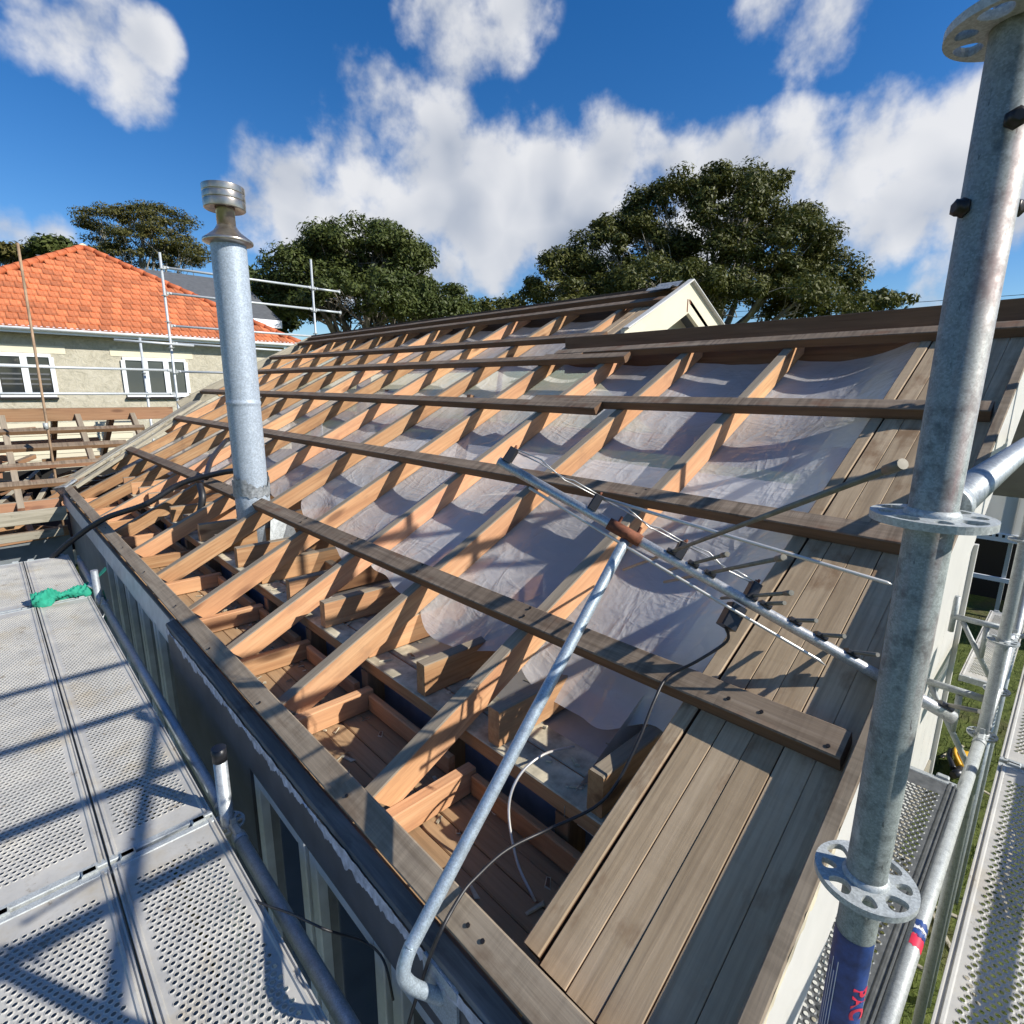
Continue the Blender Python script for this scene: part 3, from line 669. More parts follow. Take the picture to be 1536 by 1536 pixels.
# ------------------------------------------------------------------ scaffold
scaled(False)
def rosette_mesh():
    V, F = [], []; R0, R1, th = .0245, .061, .009
    n = 24
    for s in range(8):
        a0 = s*math.pi/4-math.pi/8; a1 = a0+math.pi/4; big = s % 2
        bor, hol = [], []
        am = (a0+a1)/2; rc = .0435
        for k in range(n):
            # border point walks round the sector, the hole point follows the same angle
            q = k/n*4; e = int(q); f = q-e
            if e == 0: A, R = a0+(a1-a0)*f, R1
            elif e == 1: A, R = a1, R1+(R0-R1)*f
            elif e == 2: A, R = a1+(a0-a1)*f, R0
            else: A, R = a0, R0+(R1-R0)*f
            bor.append((R*math.cos(A), R*math.sin(A)))
            ha, hr = (.30, .0118) if big else (.19, .0095)
            ph = .75*math.pi-2*math.pi*k/n; cp, sp_ = math.cos(ph), math.sin(ph)
            AA = am+ha*math.copysign(abs(cp)**.8, cp)*(1.0+.18*sp_); RR = rc+hr*math.copysign(abs(sp_)**.8, sp_); hol.append((RR*math.cos(AA), RR*math.sin(AA)))
        b0 = len(V)
        for z in (th/2, -th/2):
            V += [(x, y, z) for x, y in bor]; V += [(x, y, z) for x, y in hol]
        for k in range(n):
            j = (k+1) % n; F.append((b0+j, b0+k, b0+n+k, b0+n+j)); F.append((b0+2*n+k, b0+2*n+j, b0+3*n+j, b0+3*n+k))
            F.append((b0+n+j, b0+n+k, b0+3*n+k, b0+3*n+j))
            if k < n//4: F.append((b0+k, b0+j, b0+2*n+j, b0+2*n+k))
    me = mesh('rosette', V, F, 'galv_pale'); return me
ROS = rosette_mesh()
TR = .02415
def standard(x, y, z0, z1, ros, label, mat='galv_standard', grp=None, name='scaffold_standard', collar=True):
    t = thing(name, (x, y, z0), label, 'scaffold pole', grp)
    tube('tube', [(x, y, z0), (x, y, z1)], TR, mat, t, 32)
    for i, z in enumerate(ros):
        o = obj('rosette', ROS, t, T((x, y, z)) @ Matrix.Rotation(rad(11+4*i), 4, 'Z'))
        lathe('weld', [(TR+.0045, -.004), (TR+.004, .006), (TR+.0005, .012)], 'galv_pale', o, T((x, y, z)), 24)
    return t
def ledger(p0, p1, label, mat='galv', grp=None, r=TR, heads=True, name='scaffold_ledger'):
    p0, p1 = Vector(p0), Vector(p1); d = (p1-p0).normalized()
    t = thing(name, p0, label, 'scaffold tube', grp)
    tube('tube', [p0+d*.1, p1-d*.1] if heads else [p0, p1], r, mat, t, 24)
    if heads:
        for (p, s) in ((p0, 1), (p1, -1)):
            a = p+d*s*.036; b = p+d*s*.105
            beam('wedge_head', a, b, .03, .056, 'galv_pale', t, (0, 0, 1), anchor='mid', seg=1, bow=0, ch=.006)
            tube('collar', [p+d*s*.085, p+d*s*.125], r+.0025, mat, t, 24)
            beam('wedge', p+d*s*.045+Vector((0, 0, .052)), p+d*s*.052+Vector((0, 0, -.06)), .006, .02, 'galv_pale', t, (d.y, -d.x, 0), anchor='mid', seg=1, bow=0, ch=.001)
    return t
SX, SY = .782, .108
st = standard(SX, SY, -3.95, 1.9, [-1.645, -1.145, -.648, -.142, .352, .86, 1.36, 1.86], 'tall near galvanised scaffold pole with red smears beside the roof verge')
for (a, z) in ((rad(207), .258), (rad(135), .187), (rad(315), .187)):
    c = Vector((SX+TR*math.cos(a), SY+TR*math.sin(a), z)); d = Vector((math.cos(a), math.sin(a), 0)); tube('bolt', [c, c+d*.003, c+d*.0031, c+d*.009, c+d*.011], [.0098, .0098, .0085, .0085, .005], 'bolt_dark', st, 6)
def sticker(parent, x, y, z0, z1, a0, a1, mat, r, name='sticker'):
    V, F = [], []
    for i in range(13):
        a = a0+(a1-a0)*i/12; V += [(r*math.cos(a), r*math.sin(a), z0), (r*math.cos(a), r*math.sin(a), z1)]
        if i: F.append((2*i-2, 2*i, 2*i+1, 2*i-1))
    return obj(name, mesh(name, V, F, mat, smooth=True), parent, T((x, y, 0)))
ac = math.atan2(-SY, -SX)
stk = sticker(st, SX, SY, -1.0, -.735, ac-1.9, ac+1.25, 'sticker_blue', TR+.0006)
def text_on(s, size, loc, rot, mat, parent, name='lettering'):
    cu = bpy.data.curves.new(name, 'FONT'); cu.body = s; cu.size = size; cu.extrude = 0; cu.offset = .0012; cu.align_x = 'CENTER'; cu.align_y = 'CENTER'
    o = bpy.data.objects.new(name, cu); COL.objects.link(o); dg = bpy.context.evaluated_depsgraph_get(); me = bpy.data.meshes.new_from_object(o.evaluated_get(dg)); bpy.data.objects.remove(o)
    me.materials.clear(); me.materials.append(MATS[mat]); return me
def wrap_text(s, size, a_mid, z_mid, mat, parent):
    me = text_on(s, size, None, None, mat, parent); r = TR+.0011
    for v in me.vertices:
        lx, ly = v.co.x, v.co.y; a = a_mid+ly/r; v.co = (r*math.cos(a), r*math.sin(a), z_mid-lx)
    obj('lettering', me, parent, T((SX, SY, 0)))
wrap_text('PAC', .03, ac+.80, -.835, 'sticker_red', stk); 
for k in range(4): sticker(stk, SX, SY, -.97+.01*k, -.78-.02*(k % 2), ac-.55-.17*k, ac-.50-.17*k, 'sticker_white', TR+.0011, 'printed_line')
standard(3.352, SY, -3.95, 1.9, [-1.645, -1.145, -.648, -.142, .352, .86, 1.36], 'far galvanised scaffold pole at the end of the gable ledger', 'galv')
LG = 'guard rails along the gable'
ledger((SX, SY, -1.645), (3.352, SY, -1.645), 'stout galvanised ledger between the shaded plank and the pale plank', 'galv_pale')
e = [o for o in COL.objects if o.name.startswith('scaffold_ledger')][-1]
pz = (1.78, 1.90)
for k, (m, a, b) in enumerate((('sticker_red', 1.80, 1.845), ('sticker_blue', 1.845, 1.87), ('sticker_white', 1.87, 1.885), ('sticker_blue', 1.885, 1.905))):
    V, F = [], []
    for i in range(13):
        t_ = rad(70+110*i/12); yy, zz = TR*1.03*math.cos(t_), TR*1.03*math.sin(t_); V += [(a+random.uniform(-.008, .004), yy, zz), (b+random.uniform(-.004, .008), yy, zz)]
        if i: F.append((2*i-2, 2*i-1, 2*i+1, 2*i))
    obj('sticker', mesh('sticker', V, F, m, smooth=True), e, T((0, SY, -1.645)))
ledger((SX, SY, -.142), (3.352, SY, -.142), 'galvanised guard rail wedged to the middle plate of the near pole', 'galv')
for z, nm in ((.352, 'lowest'), (.86, 'middle'), (1.36, 'topmost')): ledger((SX, SY, z), (3.352, SY, z), f'galvanised guard rail spanning the gable end above the roof, {nm} of three', 'galv', LG)
ledger((SX, -.63, -.25), (2.9, -.63, 1.86), 'diagonal galvanised brace across the outer side of the gable scaffold', 'galv', heads=False, name='scaffold_brace')
for x, nm in ((SX, 'at the foot of the diagonal brace'), (3.352, 'past the top of the diagonal brace')): standard(x, -.63, -3.95, 1.9, [-1.645, -.648, .352, 1.36], f'outer galvanised scaffold pole {nm}', 'galv', 'outer poles of the gable scaffold')
for z, nm in ((-.648, 'upper'), (-1.145, 'lower')): ledger((SX, -.63, z), (3.352, -.63, z), f'galvanised outer guard rail along the pale plank, {nm} of two', 'galv', 'outer guard rails')

def plank_mesh(L, W, mat, name='deck', cell=.0205, hr=.0062, x_end=.10):
    V, F = [], []; zone = W-.075; ny = int(zone/cell); y00 = -ny*cell/2; nx = int((L-2*x_end)/cell); xs = x_end
    K = 8
    ring = [(math.cos(2*math.pi*k/K+math.pi/8), math.sin(2*math.pi*k/K+math.pi/8)) for k in range(K)]
    ring = [(math.cos(2*math.pi*k/K), math.sin(2*math.pi*k/K)) for k in range(K)]
    sq = [(1, 0), (1, 1), (0, 1), (-1, 1), (-1, 0), (-1, -1), (0, -1), (1, -1)]
    def quad(x0, x1, y0, y1, z=0.):
        b = len(V); V.extend([(x0, y0, z), (x1, y0, z), (x1, y1, z), (x0, y1, z)]); F.append((b, b+1, b+2, b+3))
    for i in range(nx):
        cx = xs+(i+.5)*cell; sh = cell/2 if i % 2 else 0
        m = ny-1 if i % 2 else ny
        if i % 2:
            quad(cx-cell/2, cx+cell/2, y00, y00+cell/2); quad(cx-cell/2, cx+cell/2, y00+ny*cell-cell/2, y00+ny*cell)
        for j in range(m):
            cy = y00+sh+(j+.5)*cell; b = len(V); h = cell/2
            V.extend([(cx+h*a, cy+h*c, 0) for a, c in sq])
            V.extend([(cx+hr*1.55*a, cy+hr*1.55*c, .0002) for a, c in ring])
            V.extend([(cx+hr*1.12*a, cy+hr*1.12*c, .0024) for a, c in ring])
            V.extend([(cx+hr*a, cy+hr*c, .0012) for a, c in ring])
            for lv in range(3):
                for k in range(K):
                    q = (k+1) % K; F.append((b+lv*K+k, b+lv*K+q, b+(lv+1)*K+q, b+(lv+1)*K+k))
    x1 = xs+nx*cell
    quad(0, xs, y00, -y00); quad(x1, L, y00, -y00)
    a = W/2
    for s in (-1, 1):
        # side channel: flat, groove, raised lip and a deep side
        pr = [(y00*-1, 0.), (a-.027, 0.), (a-.023, .005), (a-.016, .006), (a-.013, -.001), (a-.008, -.001), (a-.005, .005), (a-.001, .005), (a, 0.), (a, -.06), (a-.02, -.062)]
        b = len(V)
        for (y, z) in pr: V.extend([(0, s*y, z), (L, s*y, z)])
        for k in range(len(pr)-1): f = (b+2*k, b+2*k+1, b+2*k+3, b+2*k+2); F.append(f if s > 0 else f[::-1])
    for xx in (0., L):
        b = len(V); V.extend([(xx, -a, 0), (xx, a, 0), (xx, a, -.05), (xx, -a, -.05)]); F.append((b, b+1, b+2, b+3))
    return mesh(name, V, F, mat)
PM = {}
def plank(p0, axis, L, W, label, mat='deck_steel', grp=None):
    key = (L, W, mat)
    if key not in PM: PM[key] = plank_mesh(L, W, mat)
    t = thing('scaffold_plank', p0, label, 'scaffold plank', grp)
    M = T(p0) @ (Matrix() if axis == 'x' else Matrix.Rotation(math.pi/2, 4, 'Z'))
    obj('deck', PM[key], t, M)
    for xx, s in ((0, -1), (L, 1)):
        beam('end_cap', M @ Vector((xx+s*.002, -W/2, .003)), M @ Vector((xx+s*.002, W/2, .003)), .03, .05, 'galv_pale', t, seg=1, bow=0)
        for yy in (-W/2+.05, W/2-.05):
            beam('hook', M @ Vector((xx+s*.012, yy, .012)), M @ Vector((xx+s*.035, yy, .012)), .045, .03, 'galv_pale', t, seg=1, bow=0, ch=.005)
    return t
DZ = -1.6
wid = .322
def lp(y0, L, xc, lab): plank((xc, y0, DZ), 'y', L, wid, lab)
for (xc, w) in ((-.065, 'outer'), (.264, 'inner')):
    side = 'beside the dark bay wall' if w == 'inner' else 'on the side away from the house wall'
    lp(-.985, 3.03, xc, f'perforated steel scaffold plank under the pole shadows, {side}')
    lp(2.095, 3.03, xc, f'perforated steel scaffold plank with striped rail shadows, {side}')
    lp(5.175, 1.40, xc, f'short perforated steel plank past the green cloth, {side}')
plank((-.41, 2.095, DZ), 'y', 3.03, wid, 'outermost perforated steel plank beyond the two near the bay')
plank((.47, -.135, DZ), 'x', 2.57, wid, 'pale sunlit perforated steel plank beside the gable ledger')
plank((.47, -.465, DZ), 'x', 2.57, wid, 'sunlit perforated steel plank on the outer side of the gable')
plank((3.10, -.135, DZ), 'x', 2.57, wid, 'perforated steel plank further along the gable, past the next pole')
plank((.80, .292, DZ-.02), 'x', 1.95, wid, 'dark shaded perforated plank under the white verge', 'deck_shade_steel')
IXS = .478
for (y, zt) in ((2.06, -1.33), (5.13, -1.40)):
    standard(IXS-.01, y, -3.95, zt, [-1.66], 'short scaffold pole stub with black tape rising at the plank joint' if y < 3 else 'short scaffold pole stub wrapped by the green cloth', 'galv')
    if y < 3: tube('tape', [(IXS-.01, y, zt-.05), (IXS-.01, y, zt+.004)], TR+.002, 'black_plastic', [o for o in COL.objects if o.name.startswith('scaffold_standard')][-1], 20)
ledger((IXS+.0, -1.0, -1.665), (IXS, 2.06, -1.665), 'galvanised ledger along the plank edge below the bay windows', 'mast_metal')
ledger((IXS+.0, 2.06, -1.665), (IXS+.01, 5.13, -1.665), 'galvanised ledger along the plank edge by the tall narrow windows', 'mast_metal')
ledger((IXS+.01, 5.13, -1.665), (IXS+.02, 6.6, -1.665), 'galvanised ledger beyond the green cloth', 'mast_metal')
for y, nm in ((2.07, 'at the joint by the black-taped stub'), (5.15, 'at the joint under the green cloth')): ledger((-.62, y, -1.655), (IXS-.01, y, -1.655), f'galvanised transom under the planks {nm}', 'galv')
# hop-up brackets lower down at the right
for i, (x, lab) in enumerate(((3.95, 'nearer tubular hop-up bracket reaching from the gable scaffold to the white wall'), (5.02, 'farther tubular hop-up bracket reaching from the gable scaffold to the white wall'))):
    t = thing('hop_up_bracket', (x, SY, -2.3), lab, 'scaffold bracket')
    z = -1.62 if i else -1.72
    tube('arm', [(x, SY, z), (x, .47, z)], .021, 'galv_pale', t, 14); tube('diagonal', [(x, .40, z-.02), (x, SY+.02, z-.5)], .017, 'galv_pale', t, 12)
    tube('spigot', [(x, .455, z-.12), (x, .455, z+.16)], .019, 'galv_pale', t, 14); tube('post', [(x, .26, z-.02), (x, .26, z-.26)], .017, 'galv_pale', t, 12)
standard(5.02, SY, -3.95, -1.2, [-1.645], 'low scaffold pole carrying the farther hop-up bracket', 'galv'); standard(3.95, SY, -3.95, -1.3, [-1.645], 'low scaffold pole carrying the nearer hop-up bracket', 'galv')
plank((5.5, .245, -2.25), 'x', 1.95, .29, 'lower grey plank hung between the two hop-up brackets', 'deck_steel')
ledger((3.352, SY, -1.645), (5.02, SY, -1.645), 'galvanised ledger carrying on past the far pole', 'galv')
# scaffold behind the roof, towards the tiled house
FYY = 13.2
FG = 'rails of the scaffold before the tiled house'
standard(3.03, FYY, G, 2.55, [.25, .75, 1.25, 1.75, 2.25, -.25], 'slim scaffold pole standing before the three-light window of the tiled house', 'galv_far')
standard(6.12, FYY, G, 2.9, [.25, .75, 1.25, 1.75, 2.25], 'slim scaffold pole against the dark tree above the far roof corner', 'galv_far')
standard(2.62, FYY+.6, G, .95, [.25, -.25], 'shorter scaffold pole behind, crossing the three-light window', 'galv_far')
for z in (2.28, 1.80, 1.18): ledger((3.03, FYY, z), (6.12, FYY, z), f'slim scaffold rail spanning the two tall poles, {"topmost" if z > 2 else "second down" if z > 1.5 else "across the orange tiles"}', 'galv_far')
for z in (2.28, 1.80): ledger((6.12, FYY, z-.01), (6.85, FYY, z-.01), f'short rail end projecting past the far pole, {"upper" if z > 2 else "lower"} one', 'galv_far')
for (z, n) in ((.30, 'through the middle of the stucco wall windows'), (-.17, 'just below the window sills')):
    ledger((-1.5, FYY, z), (3.03, FYY, z), f'slim scaffold rail running {n}', 'galv_far')
ledger((3.03, FYY, .28), (6.12, FYY, .28), 'slim scaffold rail passing behind the flue at window height', 'galv_far')
ledger((2.05, FYY-.2, .83), (3.4, FYY-.2, .80), 'loose scaffold tube end sticking out under the gutter', 'galv_far', heads=False); ledger((3.03, FYY, .84), (6.12, FYY, .80), 'slim scaffold rail just below the white gutter', 'galv_far')
scaled(True)
rod = thing('scaffold_rod', (.42, 6.9, -2.2), 'thin rusty upright rod in front of the wing beam', 'rod')
tube('rod', [(.44, 6.9, -2.2), (.475, 6.9, 1.23)], .011, 'rusty_rod', rod, 8); tube('clamp', [(.447, 6.885, -.36), (.447, 6.885, -.42)], .02, 'galv_pale', rod, 8)

# ------------------------------------------------------------------ antenna
scaled(True)
ant = thing('tv_antenna', P(605, 1440, 1.05), 'old television antenna on a bent galvanised mast leaning over the roof', 'antenna')
bl, br = P(748, 692, 1.36), P(1430, 1077, 1.12)
def boom_at(px):   # point of the boom seen at column px
    a, b = 0., 1.
    for _ in range(40):
        m = (a+b)/2; p = bl.lerp(br, m); x = 768+FPX*p.dot(rt)/p.dot(fw)
        if x < px: a = m
        else: b = m
    return bl.lerp(br, a)
boom_p = boom_at(938)
mtop = boom_p+Vector((0, 0, -.02))
elb = P(590, 1470, .93); mdir = (mtop-elb).normalized()
foot = onx(662, 1496, .45)
c1 = elb+mdir*.10
tube('mast', spline([foot, foot+(elb-foot)*.5, elb+(foot-elb)*.26+mdir*.004, elb+(foot-elb)*.09+mdir*.016, elb+mdir*.05-(foot-elb)*.0, c1, c1.lerp(mtop, .5), mtop], 10), .0128, 'mast_metal', ant, 16)
brk = thing  # bracket plate on the fascia
box('bracket', (.446, foot.y-.05, foot.z-.05), (.452, foot.y+.05, foot.z+.06), 'mast_metal', ant)
boom = tube('boom', [bl, boom_at(1280), br], .0118, 'boom_metal', ant, 16)
tube('boom_sleeve', [br.lerp(bl, .0), br.lerp(bl, .10)], .0128, 'boom_metal', boom, 16)
bd = (br-bl).normalized(); ev = (rt*.01+up*.135-fw*.717).normalized(); bu = bd.cross(ev).normalized(); bu = bu if bu.z > 0 else -bu
cl = boom_p
tube('clamp', [cl-bd*.045, cl+bd*.04], [.0155, .0155], 'rust', ant, 10); 
for s in (-1, 1): beam('clamp_bolt', cl+bd*.025*s+bu*.012, cl+bd*.025*s+bu*.03, .007, .007, 'rust', ant, ev, anchor='mid', seg=1)
def element(px, Ln, Lf, r, mat='element_metal', cap=True):
    p = boom_at(px); o = bu*.016
    el = tube('element', [p+o-ev*Lf, p+o, p+o+ev*Ln], r, mat, ant, 10)
    beam('element_mount', p-bd*.012+bu*.012, p+bd*.012+bu*.012, .03, .012, 'black_plastic', el, bu, anchor='mid', seg=1)
    if cap: tube('end_cap', [p+o+ev*(Ln-.02), p+o+ev*(Ln+.004)], r*1.35, mat, el, 10)
element(1003, .74, .52, .0042); element(1060, .33, .36, .0042); element(1035, .19, .2, .004); element(1122, .17, .17, .004)
for x in (1143, 1187, 1226, 1272, 1330, 1412): element(x, .085, .085, .0044, 'element_metal', False)
for x in (757, 884, 1012, 1120):
    p = boom_at(x); ins = beam('insulator', p+bu*.006, p+bu*.046, .022, .03, 'black_plastic', ant, ev, anchor='mid', seg=1)
    for s in (-1, 1): tube('screw', [p+bu*.046+ev*.007*s, p+bu*.056+ev*.007*s], .003, 'rust', ins, 6)
def wire(name, pts, r, mat, parent=ant, n=6): return tube(name, pts, r, mat, parent, n)
for s in (-1, 1):
    for a, b in ((757, 884), (884, 1012), (1012, 1120)):
        pa, pb = boom_at(a)+bu*.046+ev*.010*s, boom_at(b)+bu*.046-ev*.010*s
        wire('phasing_wire', [pa, pa.lerp(pb, .3)+ev*.012*s+bu*.006, pa.lerp(pb, .62)-ev*.006*s-bu*.004, pa.lerp(pb, .7)-ev*.012*s, pb], .0017, 'wire_pale')
wire('dipole_arm', [boom_at(884)+bu*.045, P(1100, 806, 1.12), P(1330, 874, 1.0), P(1338, 877, .995)], [.0042, .004, .0036, .001], 'wire_pale', ant, 10)
wire('dipole_arm', [boom_at(800)-bu*.02, boom_at(1000)-bu*.03, P(1228, 990, 1.13), P(1238, 998, 1.128)], [.0038, .0038, .0034, .001], 'wire_pale', ant, 10)
bx = boom_at(1112)-bu*.02
bal = beam('balun_box', bx-bu*.0, bx-bu*.055, .035, .04, 'black_plastic', ant, ev, anchor='mid', seg=1)
cab = thing('antenna_cable', onroof(985, 1040, .05), 'black coaxial cable hanging from the antenna across the lowest purlin', 'cable')
pts = [bx-bu*.055, P(1090, 962, 1.22), onroof(1045, 992, .09), onroof(1002, 1015, .062), onroof(982, 1050, .06), onroof(958, 1110, .03), onroof(925, 1175, -.02), onroof(890, 1212, -.05), onroof(820, 1245, -.06), onroof(760, 1275, .0), onroof(715, 1315, .045), onroof(690, 1345, .062), onx(655, 1410, .447), onx(630, 1480, .44), onx(612, 1540, .44), onx(600, 1600, .44)]
tube('cable', spline(pts, 6), .0035, 'black_rubber', cab, 8)
c2 = thing('loose_wire', onz(770, 1180, -.9), 'pale bent wire looping from the ceiling down to the soffit boards', 'wire')
tube('wire', spline([onz(860, 1120, PZ+.01), onz(815, 1132, PZ+.05), onz(778, 1165, PZ+.03), onz(763, 1215, -.95), onz(775, 1290, -1.03), onz(797, 1340, -1.07), onz(803, 1352, -1.083)], 6), .0033, 'wire_pale', c2, 8)
scaled(False)
c3 = thing('window_cable', onx(470, 1392, .5), 'thin black cable sagging from the planks to the bay window', 'cable')
tube('cable', spline([onz(380, 1350, -1.6), onz(400, 1358, -1.58), P(440, 1372, 1.62), P(490, 1395, 1.55), onx(545, 1412, .612), onx(575, 1440, .61), onx(590, 1500, .61)], 6), .0035, 'black_rubber', c3, 8)
# black corrugated hose
scaled(True)
hz = thing('drain_hose', (.5, 4.5, -.86), 'black ribbed hose lying over the eave and curling to the flue', 'hose')
hp = spline([(-.75, 5.05, -1.45), (-.25, 5.0, -1.42), (.1, 4.88, -1.28), (.34, 4.72, -1.05), (.52, 4.55, zr(.52, .085)), (.72, 4.28, zr(.72, .10)), (.92, 4.22, zr(.92, .12)), (1.09, 4.08, zr(1.09, .10)), (1.19, 3.86, zr(1.19, .09)), (1.16, 3.66, zr(1.16, .06)), (1.1, 3.56, zr(1.1, .0))], 26)
tube('hose', hp, [.018+.002*(i % 2) for i in range(len(hp))], 'black_rubber', hz, 12)
hp2 = spline([(1.06, 4.12, zr(1.06, .09)), (1.16, 4.4, zr(1.16, .085)), (1.28, 4.72, zr(1.28, .05)), (1.52, 5.2, zr(1.52, .0)), (1.62, 5.4, zr(1.62, -.05))], 20)
tube('hose_branch', hp2, [.017+.002*(i % 2) for i in range(len(hp2))], 'black_rubber', hz, 12)
tube('hose_drop', spline([(1.0, 4.05, zr(1.0, .09)), (.99, 3.98, zr(.99, .02)), (.96, 3.98, zr(.96, -.08)), (.94, 4.0, zr(.94, -.14))], 10), .022, 'black_rubber', hz, 12)
# green cloth
scaled(False)
gc = thing('green_cloth', (.32, 5.17, -1.59), 'crumpled green cloth tied round the scaffold tube on the planks', 'cloth')
def cloth_fn(u, v):
    a = 2*math.pi*v; x = .08+.36*u; r = (.045+.02*math.sin(u*9)+.012*math.sin(3*a+u*11))*(1-.35*u)
    return (x, 5.16+.05*u+1.5*r*math.cos(a), -1.565+max(-.03, r*math.sin(a))+.012*math.sin(17*u+2*a)+.008*math.sin(41*u+5*a)+.005*math.sin(63*u-7*a))
sheet('cloth', cloth_fn, 70, 40, 'green_cloth', gc)
def cloth2(u, v):
    a = 2*math.pi*v; r = .02+.025*u+.006*math.sin(3*a+5*u); return (.44+.10*u+r*math.cos(a)*.4, 5.2+.03*u+r*math.sin(a), -1.53+.09*u+.4*r*math.cos(a))
sheet('knot_end', cloth2, 16, 16, 'green_cloth', gc)
sheet('hanging_end', lambda u, v: (.505+.01*math.sin(v*7), 5.12+.10*u, -1.56-.42*v-.05*u), 8, 20, 'green_cloth', gc)
tube('buckle', [(.43, 5.17, -1.55), (.455, 5.18, -1.53)], .032, 'wire_pale', gc, 10)
# yellow tool on the ground
ty = onz(1447, 1150, G+.06)
tl = thing('power_tool', (ty.x, ty.y, G), 'yellow and black power tool lying on the grass below the scaffold', 'tool')
V, F = tube_geo([ty+Vector(p)*.6 for p in ((-.25, .02, .02), (-.1, .04, .06), (.1, .03, .08), (.28, 0, .06), (.4, -.03, .03))], [.03, .075, .08, .06, .025], 10); obj('body', mesh('body', V, F, 'yellow_plastic', smooth=True), tl)
tube('handle', spline([ty+Vector(p)*.6 for p in ((-.2, .05, .1), (-.05, .16, .2), (.18, .16, .2), (.3, .05, .1))], 6), .02, 'yellow_plastic', tl, 8); tube('grip', spline([ty+Vector(p)*.6 for p in ((-.35, .12, .08), (-.1, .22, .12), (.2, .24, .1))], 6), .028, 'black_plastic', tl, 8)
tube('nose', [ty+Vector((-.15, .01, .02)), ty+Vector((-.3, .06, .02))], [.055, .035], 'black_plastic', tl, 10)

